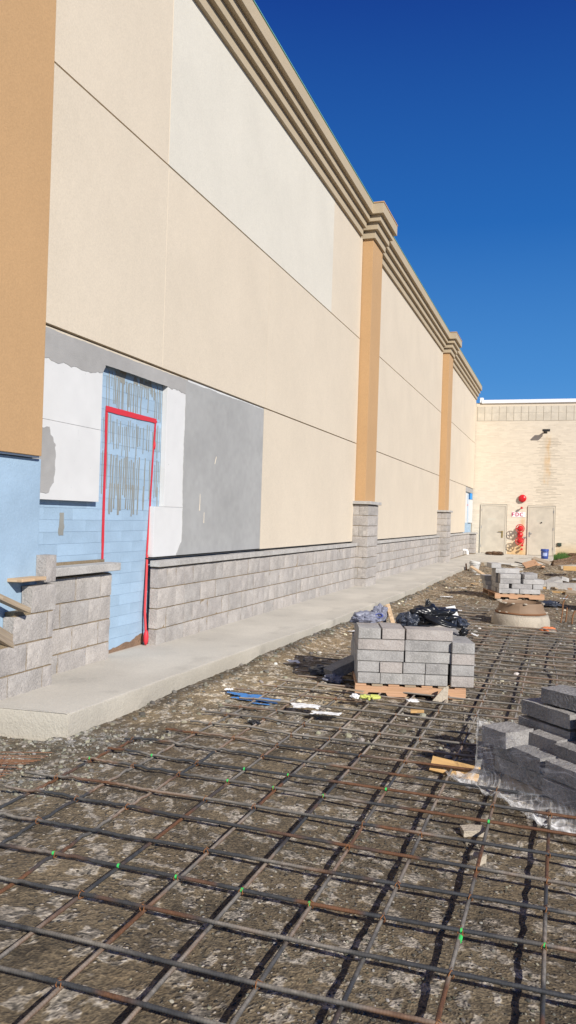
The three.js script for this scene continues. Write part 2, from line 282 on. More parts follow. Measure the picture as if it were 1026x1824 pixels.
// ---------------------------------------------------------------- big store building
const store = thing('store_building', 'long tan and cream stucco store building with stepped cornice and half-finished facade', 'building');
const PX = -3.86, BX = -3.932, FX = -3.872; // stucco face, old blue wall face, foam face
part('wall', merge([box(-24, -4.0, -.1, 7.45, -36.46, 6)]), M.core, store);
part('roof', box(-24, -3.98, 7.452, 7.49, -36.4, 6), M.base, store);
const bays = [[-4.97, -15.1], [-15.97, -26.03], [-27.02, -36.44]];
const panel = (z0, z1, y0, y1, m, dx = 0, seedv = 0) => part('wall_panel', box(-3.97, PX + dx, y0, y1, z0, z1, 0, seedv, seedv * 1.7), m, store);
const J = .009;
panel(-4.97, -7.138, 4.98 + J, 6.93, M.beige, -.001, 1); panel(-7.142, -13.08, 4.98 + J, 6.93, M.cream, 0, 2); panel(-13.082, -15.1, 4.98 + J, 6.93, M.beige, -.001, 3);
panel(-4.97, -7.149, 2.935 + J, 4.98 - J, M.beige, 0, 4); panel(-7.1505, -10.08, 2.935 + J, 4.98 - J, M.beige, -.0012, 5); panel(-10.0815, -15.1, 2.935 + J, 4.98 - J, M.beige, 0, 6);
panel(-10.05, -15.1, 1.03, 2.935 - J, M.beige, 0, 7);
for (const b of bays.slice(1)) { const far = b === bays[2], zm = b[0] - 5; panel(b[0], b[1], 4.98 + J, 6.93, M.beige, 0, 8 - b[0]); panel(b[0], b[1], 2.935 + J, 4.98 - J, M.beige, 0, 9 - b[0]); panel(b[0], far ? -33.5 : b[1], 1.03, 2.935 - J, M.beige, 0, 10 - b[0]); }
part('seam', box(-3.9, PX + .0012, 2.96, 4.95, -7.1475, -7.152), M.seam, store); part('seam', box(-3.9, PX + .0012, 4.99, 6.90, -7.1375, -7.1425), M.seam, store);
// upper tan pier at the near end, flush with the frame's left edge
part('pilaster', box(-3.97, -3.65, 1.875, 7.0, -4.955, -1.5, .004), M.tan, store);
part('drip_edge', box(-3.93, -3.668, 1.862, 1.8745, -4.95, -1.5), M.chrome, store);
// tan pilasters
for (const [a, b] of [[-15.12, -15.96], [-26.05, -27.0]]) part('pilaster', box(-3.97, -3.655, 1.815, 6.95, b, a, .004), M.tan, store);
// cornice: four stepped bands, broken forward over the pilasters
const bands = [[-3.812, 6.922, 7.066], [-3.752, 7.068, 7.202], [-3.69, 7.204, 7.322], [-3.622, 7.324, 7.52]];
const runs = [[5, -14.93], [-16.2, -25.85], [-27.25, -36.44]];
for (const [a, b] of runs) { bands.forEach(([x, y0, y1]) => part('cornice_band', box(-3.99, x, y0, y1, b, a, .006), M.trim, store)); part('cornice_cap', box(-3.99, -3.612, 7.522, 7.534, b, a), M.tealEdge, store); }
for (const [a, b] of [[-15.12, -15.96], [-26.05, -27.0]]) {
  bands.forEach(([x, y0, y1]) => { const o = x - PX; part('cornice_band', box(-3.985, -3.655 + o, y0 - .001, y1 - .001, b - o, a + o, .006), M.trim, store); });
  part('cornice_cap', box(-3.985, -3.655 + .246, 7.522, 7.545, b - .246, a + .246), M.tan, store);
}
// old blue block wall behind the missing stucco: courses of painted block
const blueUnits = [0, 1, 2].map((k) => muv(new RoundedBoxGeometry(.03, .0988, .3988, 1, .0012), k * .37, k * .53));
function blueBlocks(parent, xf, z0, z1, y0, y1, end) {
  let row = 0;
  for (let y = y0; y < y1 - .01; y += .1, row++) for (let z = z0 + (row % 2 ? .2 : 0); z > z1 + .02; z -= .4) {
    let a = Math.min(z, z0), b = Math.max(z - .4, z1); if (a - b < .03) continue;
    const h = Math.min(.1, y1 - y), m = part('block', pick(blueUnits), rnd() < .5 ? M.blue : M.blue2, parent); m.position.set(xf - .0155 + rr(-.0008, .0008), y + h / 2, (a + b) / 2); m.scale.set(1, h / .1, (a - b) / .4);
  }
}
const old = part('masonry_backing', box(-4.02, BX - .004, -.05, 2.93, -10.05, -4.98), M.blueJoint, store);
blueBlocks(old, BX, -4.99, -7.8, .0, 2.86);
const oldPier = part('masonry_backing', box(-4.02, -3.708, -.05, 1.855, -5.02, -1.5), M.blueJoint, store);
part('painted_face', box(-3.75, -3.702, .0, 1.857, -5.022, -1.5, .004), M.blue, oldPier);
part('end_closure', box(-3.93, -3.72, .2, 1.85, -5.0215, -5.035, .003), M.blue, oldPier);
const old2 = part('masonry_backing', box(-4.02, BX - .004, -.05, 2.93, -36.44, -33.5), M.blueJoint, store);
blueBlocks(old2, BX, -33.5, -36.44, 1.0, 2.9);
// dried adhesive combed on the blue wall
{
  const strips = []; const strip = (z, y0, y1, w) => { let p = []; const n = Math.max(3, Math.round((y1 - y0) / .03)); for (let i = 0; i <= n; i++) { const y = lerp(y0, y1, i / n), q = w * (.25 + 1.2 * n2(y * 14, z * 40, 3)), o = (n2(y * 6, z * 30, 9) - .5) * .012; p.push([z + o + q, y]); } const back = []; for (let i = n; i >= 0; i--) { const y = lerp(y0, y1, i / n), q = w * (.4 + .9 * n2(y * 11, z * 30, 5)), o = (n2(y * 6, z * 30, 9) - .5) * .012; back.push([z + o - q, y]); } strips.push(coat([...p, ...back], BX + .0012, .0012 + .00006 * (strips.length % 40))); };
  for (let z = -6.22; z > -7.38; z -= .036) {
    const j = () => rr(-.05, .05);
    if (rnd() < .93) strip(z + rr(-.008, .008), 2.44 + j() + (rnd() < .3 ? .2 : 0), 2.74 + j(), rr(.005, .010));
    if (rnd() < .8) strip(z + rr(-.008, .008), 2.06 + j() * 1.4, 2.32 + j(), rr(.003, .007));
    if (rnd() < .85) { const cut = rr(.0, .5); strip(z + rr(-.006, .006), 1.50 + j() + cut * .3, 1.98 + j(), rr(.005, .010)); if (rnd() < .5) strip(z + .006, 1.48 + j(), 1.74, rr(.008, .014)); }
  }
  for (let k = 0; k < 9; k++) { const z = rr(-6.35, -7.0), y = 2.68 + rr(0, .07); strips.push(coat(ragged([[z, y], [z - rr(.05, .12), y - .01], [z - .07, y + rr(.03, .07)], [z - .01, y + .05]], [.012, .012, .012, .012], .012, k + 2), BX + .0008, .0006 + k * .00009)); }
  strips.push(coat(ragged([[-5.60, 1.27], [-5.66, 1.27], [-5.66, 1.46], [-5.60, 1.46]], [.012, .03, .012, .03], .012, 4), BX + .001, .0012));
  part('adhesive_streaks', merge(strips), M.glue, old).userData.kind = 'stuff';
  part('base_stain', coat(ragged([[-6.2, .165], [-7.06, .165], [-7.06, .275], [-6.75, .235], [-6.3, .18]], [0, 0, .02, .02, 0], .02, 3), BX + .001, .003), std({ color: lin(.26, .17, .11), map: cmuMap, bumpMap: cmuBump, bumpScale: .01 }), old);
}
// insulation boards and grey base coat patches
part('foam_board', box(-3.93, FX, 1.562, 2.193, -6.085, -5.03, .002), M.foam, store); part('foam_board', box(-3.93, FX + .001, 2.195, 2.83, -6.083, -5.03, .002), M.foam, store);
part('foam_board', box(-3.93, FX, 2.832, 2.924, -7.74, -4.98, .002), M.beige, store);
part('foam_board', box(-3.93, FX, 1.545, 2.83, -7.75, -7.30, .002), M.foam, store);
part('foam_board', box(-3.93, FX - .001, 1.035, 1.543, -7.75, -7.10, .002), M.foam, store);
part('foam_board', box(-3.93, FX, 1.035, 2.924, -10.05, -7.752), M.foam, store);
part('base_coat', coat(ragged([[-4.98, 2.912], [-4.98, 2.70], [-5.5, 2.68], [-6.08, 2.70], [-6.12, 2.775], [-7.32, 2.775], [-7.75, 2.77], [-7.75, 2.915], [-6.4, 2.908]], [0, .05, .05, .02, .004, .03, .0, .008, .008], .018, 5), FX + .0005, .0035), M.base, store);
part('base_coat', coat(ragged([[-7.70, 2.90], [-7.72, 1.18], [-7.60, 1.037], [-10.05, 1.037], [-10.05, 2.915]], [.014, .012, 0, .003, .010], .02, 8), FX + .001, .004), M.base2, store);
part('base_coat', coat(ragged([[-5.04, 1.60], [-5.36, 1.62], [-5.42, 1.70], [-5.43, 2.0], [-5.34, 2.14], [-5.04, 2.16]], [.02, .03, .03, .03, .03, 0], .015, 11), FX + .0005, .003), M.base, store);
part('patch_smear', merge([coat(ragged([[-8.12, 1.52], [-8.15, 1.52], [-8.14, 1.70], [-8.13, 1.71]], [.006, .008, .008, .008], .02, 1), FX + .0055, .0007), coat(ragged([[-8.245, 1.38], [-8.265, 1.38], [-8.265, 1.50], [-8.25, 1.50]], [.006, .006, .006, .006], .02, 2), FX + .0055, .0007), coat(ragged([[-8.5, 2.07], [-8.515, 2.07], [-8.55, 2.15], [-8.54, 2.16]], [.006, .006, .006, .006], .02, 3), FX + .0055, .0007)]), M.seam, store);
// far bay: the same opening and boards
part('foam_board', box(-3.95, FX + .01, 1.42, 2.66, -34.2, -33.6), M.foam, store); part('foam_board', box(-3.95, FX + .01, 1.42, 2.42, -36.3, -35.1), M.foam, store); part('base_coat', box(-3.95, FX, 2.72, 2.92, -36.42, -33.52), M.base, store);
part('trim_board', box(-3.9, FX + .02, 2.44, 2.70, -36.0, -35.4), std({ color: lin(.05, .30, .72) }), store); part('paint_mark', box(-3.95, BX + .02, 2.16, 2.20, -35.0, -34.3), M.redFade, store);
// gap under the stucco: near-black strips stand in for its shade
part('gap_shade_strip', box(-3.95, -3.855, 1.018, 1.0285, -15.1, -7.05), M.dark, store); part('gap_shade_strip', box(-3.95, -3.855, 1.018, 1.0285, -26.03, -15.97), M.dark, store);
// red tape door outline
{
  const t = thing('door_outline_tape', 'red tape stuck on the blue block wall as the outline of a door', 'tape', [BX, 0, 0]);
  const pl = (pts, w, dx) => { const a = [], b = []; pts.forEach(([z, y], i) => { const q = w * (.85 + .4 * n2(i * 1.3, w * 50, 3)); a.push([z + q, y]); b.unshift([z - q, y]); }); return [...a, ...b]; };
  const pts = (z0, y0, z1, y1, n, j = .006) => Array.from({ length: n + 1 }, (_, i) => [lerp(z0, z1, i / n) + (n2(i * .6, z0, 4) - .5) * j, lerp(y0, y1, i / n)]);
  part('tape_strip', coat(pl(pts(-6.255, 2.40, -6.262, .9, 14), .017), .0045, .002), M.red, t);
  part('tape_strip', coat(ragged([[-6.235, 2.384], [-7.17, 2.384], [-7.20, 2.40], [-7.16, 2.430], [-6.235, 2.434]], [.004, .01, .01, .004, .004], .03, 6), .007, .002), M.red, t);
  part('tape_strip', coat(pl(pts(-7.165, 2.43, -7.07, 1.05, 12, .012), .014), .0045, .002), M.red, t);
  const tail = new THREE.TubeGeometry(new THREE.CatmullRomCurve3([[.012, 1.06, -7.07], [.03, .8, -7.035], [.04, .5, -7.01], [.06, .34, -7.0], [.075, .2, -6.985]].map((v) => new THREE.Vector3(...v))), 30, .013, 5); tail.scale(1, 1, 1);
  part('loose_tail', tail, M.redFade, t); const end = new THREE.SphereGeometry(.03, 8, 6); end.scale(.9, 2.6, 1); end.translate(.075, .25, -6.985); part('loose_tail', muv(end), M.red, t);
  const knot = new THREE.SphereGeometry(.016, 6, 5); knot.scale(.5, 2.5, 1); knot.translate(.008, 2.16, -7.16); part('loose_tail', muv(knot), M.red, t);
}
// ---------------------------------------------------------------- split-face block walls
function splitUnit(w, k, h = .1915, d = .095) { // face towards +x, origin in the middle of the back bottom edge
  const g = new THREE.BoxGeometry(d, h, w, 1, 4, Math.max(2, Math.round(w / .05))); g.translate(d / 2, h / 2, 0); const p = g.attributes.position;
  for (let i = 0; i < p.count; i++) { if (p.getX(i) < d * .9) continue; const y = p.getY(i), z = p.getZ(i), e = Math.min(y, h - y, w / 2 - Math.abs(z)); p.setX(i, d + (fbm(y * 14 + k * 5, z * 14 + k * 3, 3, 500 + k) - .5) * .018 - (e < .004 ? .006 : 0)); }
  g.computeVertexNormals(); return muv(g, k * .31, k * .47);
}
const fullU = [0, 1, 2, 3, 4, 5].map((k) => splitUnit(.392, k)), halfU = [6, 7, 8, 9].map((k) => splitUnit(.192, k));
function addUnit(parent, xf, y, za, zb, depth = .095, flat) { // block between za > zb with its face at xf
  const L = za - zb - .0105, full = L > .25, m = part('block', pick(full ? fullU : halfU), pick(cmuFace), parent); m.position.set(xf - depth + rr(-.003, .003), y, (za + zb) / 2); m.scale.set(depth / .095, 1, L / (full ? .392 : .192)); return m;
}
function courseWall(parent, xf, z0, z1, y0, rows, halves = .0) {
  for (let r = 0; r < rows; r++) {
    let z = z0, first = r % 2 === 1;
    while (z > z1 + .02) { let L = first ? .2 : rnd() < halves ? .2 : .4; first = false; if (z - L < z1 + .05) L = z - z1; addUnit(parent, xf, y0 + r * .203, z, z - L); z -= L; }
  }
}
function capRow(parent, x0, x1, y0, y1, z0, z1, step) { let z = z0; while (z > z1 + .01) { let L = Math.min(step * rr(.92, 1.06), z - z1); if (z - L - z1 < .15) L = z - z1; const m = part('cap_stone', box(x0, x1 + rr(-.003, .003), y0, y1 + rr(-.002, .002), z - L + .006, z, .006, rnd(), rnd()), capMat, parent); z -= L; } }
const lowWalls = [[-7.06, -14.99, 'low grey split-face block wall between the red tape outline and the first stone pier'], [-15.87, -25.84, 'low grey split-face block wall between the two tall block piers'], [-26.81, -34.6, 'farthest low grey block wall, ending at the short pier by the corner']];
lowWalls.forEach(([a, b, label], i) => {
  const w = thing('low_block_wall', label, 'wall');
  part('mortar', box(-3.87, -3.792, .05, .935, b + .001, a - .012), M.mortar, w);
  courseWall(w, -3.78, a, b, .126, 4, .45); capRow(w, -3.866, -3.748, .944, 1.004, a + (i ? 0 : .03), b, .40);
});
// end face of the wall beside the tape: smooth grey cut ends
function pier(label, za, zb, xf, rows, capTop) {
  const w = thing('block_pier', label, 'pier');
  part('mortar', box(-3.9, xf - .014, .05, .126 + rows * .203, zb + .014, za - .014), M.mortar, w);
  const Wz = za - zb, Wx = xf + 3.9;
  for (let r = 0; r < rows; r++) {
    const y = .126 + r * .203, long = r % 2 === 0;
    // front (+x) side
    const m = part('block', pick(long ? fullU : fullU), pick(cmuFace), w); const L = long ? Wz : Wz - .004; m.position.set(xf - .095, y, za - Wz / 2); m.scale.set(1, 1, (L - .002) / .392);
    // near side (+z): whole block or two halves
    const put = (xa, xb) => { const q = part('block', pick(xb - xa > .25 ? fullU : halfU), pick(cmuFace), w); q.rotation.y = -Math.PI / 2; q.position.set((xa + xb) / 2, y, za - .098); q.scale.set(1, 1, (xb - xa - .006) / (xb - xa > .25 ? .392 : .192)); };
    if (long) { put(-3.89, xf - .006); } else { put(-3.89, xf - .185); put(xf - .185, xf - .006); }
  }
  part('cap_stone', box(-3.9, xf + .05, .126 + rows * .203 + .004, .126 + rows * .203 + .066, zb - .05, za + .05, .008), capMat, w); return w;
}
pier('tall grey split-face block pier under the nearer tan pilaster', -14.99, -15.87, -3.553, 8);
pier('tall grey split-face block pier under the farther tan pilaster', -25.84, -26.80, -3.54, 8);
pier('short grey block pier beside the corner of the two buildings', -34.62, -35.4, -3.56, 4);
// unfinished wall at the near left, raked back in steps
{
  const w = thing('unfinished_block_wall', 'unfinished split-face block wall with stepped end at the left edge, against the blue wall', 'wall');
  part('mortar', box(-3.89, -3.812, .05, .935, -6.222, -5.0), M.mortar, w);
  const rowsB = [[[-6.23, -5.86], [-5.86, -5.46], [-5.46, -5.06]], [[-6.23, -6.04], [-6.04, -5.65], [-5.65, -5.25], [-5.25, -5.0]], [[-6.23, -5.88], [-5.88, -5.47], [-5.47, -5.07]], [[-6.23, -6.05], [-6.05, -5.68], [-5.68, -5.28], [-5.28, -5.0]]];
  rowsB.forEach((r, k) => r.forEach(([b, a]) => addUnit(w, -3.80, .126 + k * .203, a, b)));
  part('cap_stone', box(-3.885, -3.735, .957, 1.028, -6.27, -5.15, .008), capMat, w);
  part('cap_stone', box(-3.925, -3.89, 1.0, 1.05, -6.24, -5.3), M.mortar, w);
  part('mortar', box(-3.70, -3.612, .05, .555, -5.10, -4.0), M.mortar, w); part('mortar', box(-3.695, -3.612, .555, .755, -5.10, -4.66), M.mortar, w);
  const rowsA = [[[-5.11, -4.99], [-4.99, -4.60], [-4.60, -4.2], [-4.2, -3.8]], [[-5.11, -4.80], [-4.80, -4.40], [-4.4, -4.0]], [[-5.11, -5.03], [-5.03, -4.64]], [[-5.125, -4.83]]];
  rowsA.forEach((r, k) => r.forEach(([b, a]) => addUnit(w, -3.60, .126 + k * .203, a, b)));
  const q = part('block', halfU[1], cmuFace[1], w); q.position.set(-3.70, .945, -5.06); q.scale.set(1, 1.04, .62);
}
// boards left on the raked wall
{
  const b1 = solo('wooden_plank', box(-.13, .045, -.012, .014, -.14, .14, .004), M.wood, 'short pale wooden plank lying flat on the unfinished block wall, its end over the edge', 'plank', [-3.62, .978, -4.82]); b1.rotation.z = .03;
  const b2 = solo('wooden_plank', box(-.28, .28, -.018, .018, -.045, .045, .003), M.woodOld, 'weathered wooden board sloping down onto the step of the unfinished block wall', 'plank', [-3.58, .885, -4.44]); b2.rotation.set(.1, 1.45, -.50);
  const b3 = solo('wooden_plank', box(-.38, .20, -.016, .016, -.045, .045, .003), M.woodOld, 'upright weathered board leaning on the block wall at the left edge', 'plank', [-3.56, .68, -4.36]); b3.rotation.set(1.2, .2, 1.36);
}
// ---------------------------------------------------------------- far building of painted brick
const FZ = -36.5;
{
  const w = thing('brick_building', 'cream painted brick building with white roof edge across the end of the yard', 'building');
  const cw = 2048, ch = 1024, cv = document.createElement('canvas'); cv.width = cw; cv.height = ch; const c = cv.getContext('2d'); const SX = cw / 9, SY = ch / 6.9; // wall from x -3.9 to 5.1, y 0 to 6.9
  const X = (x) => (x + 3.9) * SX, Y = (y) => ch - y * SY; c.fillStyle = 'rgb(224,213,194)'; c.fillRect(0, 0, cw, ch);
  let s = 99; const r = () => { s = (s * 1664525 + 1013904223) >>> 0; return s / 4294967296; };
  const ch1 = .0677, bw = .216;
  for (let row = 0; row < 6.0 / ch1; row++) for (let x = -3.9 + (row % 2 ? -bw / 2 : 0); x < 5.1; x += bw) { const t = 220 + (r() - .5) * 12; c.fillStyle = `rgb(${t},${t - 10},${t - 27})`; c.fillRect(X(x) + 1, Y((row + 1) * ch1) + 1, bw * SX - 1.5, ch1 * SY - 1.6); }
  for (let row = 0; row < 6.0 / ch1; row++) for (let k = 0; k < 14; k++) { const x = -3.9 + r() * 9; if (r() < .75) { c.fillStyle = `rgba(150,132,106,${.06 + r() * .2})`; c.fillRect(X(x), Y(row * ch1), (r() * .5 + .1) * SX, 1.3); } }
  for (let row = 33; row < 78; row++) { c.fillStyle = `rgba(95,80,62,${.25 + r() * .5})`; const a = -.95 - r() * .4; c.fillRect(X(a), Y(row * ch1), (.25 + r() * .75) * SX, 1.8); c.fillRect(X(-.9 + r() * .3), Y(row * ch1), .3 * SX, 1.5); } // open joints below the lamp
  for (let k = 0; k < 240; k++) { const a = r(), g = c.createRadialGradient(0, 0, 0, 0, 0, 1); g.addColorStop(0, `rgba(206,146,74,${.05 + a * .05})`); g.addColorStop(1, 'rgba(206,146,74,0)'); const z = k % 3, x = z === 0 ? -1.95 + (r() - .5) * .5 : z === 1 ? -1.72 + (r() - .5) * .18 : -.75 + (r() - .5) * .25, y = z === 0 ? .1 + r() * .8 : z === 1 ? .1 + r() * 1.7 : 3.2 + r() * 2.1; c.save(); c.translate(X(x), Y(y)); c.scale(8 + r() * 14, 14 + r() * 40); c.fillStyle = g; c.fillRect(-1, -1, 2, 2); c.restore(); }
  { const g = c.createLinearGradient(0, Y(.75), 0, Y(0)); g.addColorStop(0, 'rgba(214,170,100,0)'); g.addColorStop(1, 'rgba(205,150,74,.5)'); c.fillStyle = g; c.fillRect(X(-.3), Y(.75), 6 * SX, .75 * SY); c.fillRect(X(-2.35), Y(.6), .85 * SX, .6 * SY); }
  const t = new THREE.CanvasTexture(cv); t.colorSpace = THREE.SRGBColorSpace; t.wrapS = t.wrapT = THREE.RepeatWrapping; t.anisotropy = 8;
  const brickBump = (() => { const n = 512; return tex(n, (u, v) => { const row = Math.floor(v * 8), fy = v * 8 - row, fx = ((u * 3 + (row % 2 ? .5 : 0)) % 1); return fy < .12 || fx < .04 ? .2 : .8; }, .0677 * 8, false); })();
  brickBump.repeat.set(1 / (bw * 3), 1 / (ch1 * 8));
  const wallGeo = new THREE.PlaneGeometry(9, 6.76); wallGeo.translate(-3.9 + 4.5, 3.38, 0); { const p = wallGeo.attributes.position, uv = wallGeo.attributes.uv; for (let i = 0; i < p.count; i++) uv.setXY(i, (p.getX(i) + 3.9) / 9, p.getY(i) / 6.9); }
  const brick = std({ color: lin(.92, .90, .87), map: t, roughness: .85 });
  wallGeo.translate(0, 0, FZ); part('brick_face', wallGeo, brick, w);
  part('wall', box(-3.98, 16, -.1, 6.75, -50, FZ - .012), std({ color: lin(.60, .53, .41), map: paintMap }), w);
  part('wall', box(5.1, 16, 0, 6.75, FZ - .2, FZ), std({ color: lin(.62, .55, .42), map: paintMap }), w);
  part('roof', box(-3.98, 16, 6.752, 6.80, -50, FZ - .05), M.base, w);
  part('roof_coping', box(-3.62, 16, 6.757, 6.915, FZ - .35, FZ + .07, .012), M.coping, w); part('roof_coping', box(-3.7, -3.55, 6.80, 7.02, FZ - .2, FZ + .05, .01), M.coping, w);
  // tall panels of upright bricks under the roof edge
  const pb = std({ color: lin(.70, .63, .51), map: paintMap, roughness: .85 }), jb = std({ color: lin(.36, .31, .23) });
  part('joint_bed', box(-3.80, 1.7, 5.985, 6.625, FZ + .001, FZ + .006), jb, w);
  for (let k = 0; k < 17; k++) { const x = -3.48 + (k - 1) * .3135; for (const [a, b] of [[5.985, 6.335], [6.339, 6.625]]) part('brick_panel', box(Math.max(-3.79, x + .009), x + .3135 - .009, a, b, FZ + .002, FZ + .014, .002, rnd(), rnd()), pb, w); }
  // doors
  const door = (x0, x1, y1, side, n) => {
    const d = part('door', box(x0 + .05, x1 - .05, .095, y1 - .06, FZ + .004, FZ + .035, .004), M.door, w);
    const f = part('frame', merge([box(x0, x0 + .047, .085, y1, FZ + .002, FZ + .05), box(x1 - .047, x1, .085, y1, FZ + .002, FZ + .05), box(x0 + .047, x1 - .047, y1 - .055, y1, FZ + .002, FZ + .05)]), M.doorFrame, d);
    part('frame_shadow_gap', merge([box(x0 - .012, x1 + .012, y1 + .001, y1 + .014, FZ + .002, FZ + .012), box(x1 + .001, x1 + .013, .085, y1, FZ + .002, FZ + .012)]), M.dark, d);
    for (const y of [.35, 1.2, 1.95]) part('hinge', box(side < 0 ? x1 - .06 : x0 + .035, side < 0 ? x1 - .035 : x0 + .06, y, y + .11, FZ + .036, FZ + .056), M.chrome, d);
    return d;
  };
  const d1 = door(-3.51, -2.40, 2.26, 1);
  part('handle', merge([box(-2.60, -2.53, .80, 1.10, FZ + .036, FZ + .05, .004), box(-2.73, -2.55, 1.06, 1.085, FZ + .07, FZ + .095, .005), box(-2.58, -2.55, 1.055, 1.09, FZ + .05, FZ + .09)]), M.brass, d1);
  part('faded_notice', box(-3.20, -2.84, 1.56, 1.66, FZ + .0355, FZ + .0365), std({ color: lin(.56, .52, .43), roughness: .6 }), d1);
  const d2 = door(-1.49, -.37, 2.235, -1);
  part('handle', merge([box(-1.43, -1.385, .88, 1.10, FZ + .036, FZ + .05, .004), box(-1.42, -1.30, 1.02, 1.045, FZ + .06, FZ + .08)]), M.chrome, d2);
  part('knocker', merge([box(-.94, -.89, 1.50, 1.55, FZ + .036, FZ + .08, .006)]), M.dark, d2); part('faded_notice', box(-1.1, -.80, 1.56, 1.62, FZ + .0355, FZ + .0365), std({ color: lin(.54, .50, .41), roughness: .6 }), d2);
}
// sign
{
  const g = thing('fire_connection_sign', 'white sign with pink red letters FDC between the two doors', 'sign', [-1.885, 1.85, FZ]);
  part('board', box(-.285, .285, -.11, .11, .004, .016, .003), M.white, g);
  const font = await new FontLoader().loadAsync('fonts/droid/droid_sans_bold.typeface.json');
  const tg = new TextGeometry('FDC', { font, size: .165, depth: .003, curveSegments: 4 }); tg.computeBoundingBox(); const bb = tg.boundingBox; tg.scale(1.18, 1, 1); tg.translate(-(bb.max.x + bb.min.x) * .59, -(bb.max.y + bb.min.y) / 2, .0165);
  part('lettering', muv(tg), std({ color: lin(.50, .04, .12), roughness: .6 }), g);
}
// red fire bell, valve wheels and caps with their stems
function disc(r, d) { return new THREE.LatheGeometry([[0, d], [r * .5, d * .92], [r * .85, d * .6], [r, d * .2], [r, 0], [0, 0]].map(([a, b]) => new THREE.Vector2(a, b)), 24).rotateX(Math.PI / 2); }
{
  const b = thing('fire_bell', 'round red fire bell on the brick wall above the FDC sign', 'bell', [-1.745, 2.555, FZ]);
  part('gong', muv(disc(.17, .11).translate(0, 0, .05)), M.fireRed, b); part('backing', muv(new THREE.CylinderGeometry(.07, .07, .05, 14).rotateX(Math.PI / 2).translate(0, 0, .025)), M.fireRed, b);
  const wheel = (y, label, r) => {
    const g = thing('valve_wheel', label, 'valve', [-1.79, y, FZ], 0, 'red valve handwheels on the brick wall');
    part('rim', muv(new THREE.TorusGeometry(r, .018, 8, 26).translate(0, 0, .36)), M.fireRed, g);
    for (let k = 0; k < 5; k++) { const s = new THREE.CylinderGeometry(.014, .018, r, 6).translate(0, r / 2, 0).rotateZ(k * 1.2566 + .3).translate(0, 0, .36); part('spoke', muv(s), M.fireRed, g); }
    part('hub', muv(new THREE.CylinderGeometry(.045, .055, .08, 12).rotateX(Math.PI / 2).translate(0, 0, .35)), M.fireRed, g);
    part('stem', muv(new THREE.CylinderGeometry(.05, .065, .32, 12).rotateX(Math.PI / 2).translate(0, 0, .16)), M.fireRed, g);
    part('bonnet', muv(disc(.13, .10).translate(0, 0, .12)), M.fireRed, g);
  };
  wheel(1.235, 'upper red spoked valve handwheel on a stem left of the right-hand door', .175); wheel(.69, 'lower red spoked valve handwheel on a stem left of the right-hand door', .175);
  const s = thing('fire_inlet', 'red hose inlet between the two valve handwheels on the brick wall', 'fire inlet', [-1.80, .96, FZ]);
  part('inlet_body', muv(disc(.13, .16).translate(0, 0, .02)), M.fireRed, s); part('cap', muv(new THREE.CylinderGeometry(.06, .07, .08, 12).rotateX(Math.PI / 2).translate(-.02, -.01, .2)), M.fireRed, s); part('outlet', muv(new THREE.CylinderGeometry(.035, .035, .12, 10).rotateZ(Math.PI / 2).translate(.2, -.12, .08)), M.chrome, s);
  const capThing = (x, y, label) => { const q = thing('capped_pipe', label, 'pipe', [x, y, FZ], 0, 'small red capped pipes on the brick wall'); part('pipe', muv(new THREE.CylinderGeometry(.025, .025, .14, 8).rotateX(Math.PI / 2).translate(0, 0, .07)), M.rust, q); part('cap', muv(new THREE.CylinderGeometry(.048, .052, .07, 10).rotateX(Math.PI / 2).translate(0, 0, .16)), M.fireRed, q); };
  capThing(-1.76, 2.14, 'small red capped pipe between the fire bell and the FDC sign'); capThing(-1.69, .50, 'small red capped pipe below the valve handwheels, upper of two'); capThing(-1.71, .33, 'small red capped pipe below the valve handwheels, lower of two');
}
{
  const l = thing('wall_light', 'dark flood light on a bracket high on the brick wall', 'wall light', [-.86, 5.50, FZ]);
  const h = box(-.16, .16, -.035, .035, -.09, .09, .012); h.rotateX(.35); h.translate(.03, .02, .34); part('head', h, M.dark, l);
  const ln = box(-.13, .13, -.006, .006, -.06, .06); ln.rotateX(.35); ln.translate(.03, -.018, .33); part('lens', ln, std({ color: lin(.4, .4, .4), roughness: .3 }), l);
  part('bracket', merge([box(-.03, .03, -.03, .03, 0, .28), box(-.07, .07, -.08, .08, .0, .02)]), M.dark, l);
  const e = thing('outlet_box', 'small dark electrical box on the brick wall right of the doors', 'electrical box', [-.15, .60, FZ]);
  part('housing', box(-.085, .085, -.07, .07, .001, .06, .008), std({ color: lin(.03, .045, .035), roughness: .5 }), e); part('lid', box(-.075, .075, -.06, .06, .061, .068, .003), std({ color: lin(.04, .06, .045), roughness: .4 }), e);
}
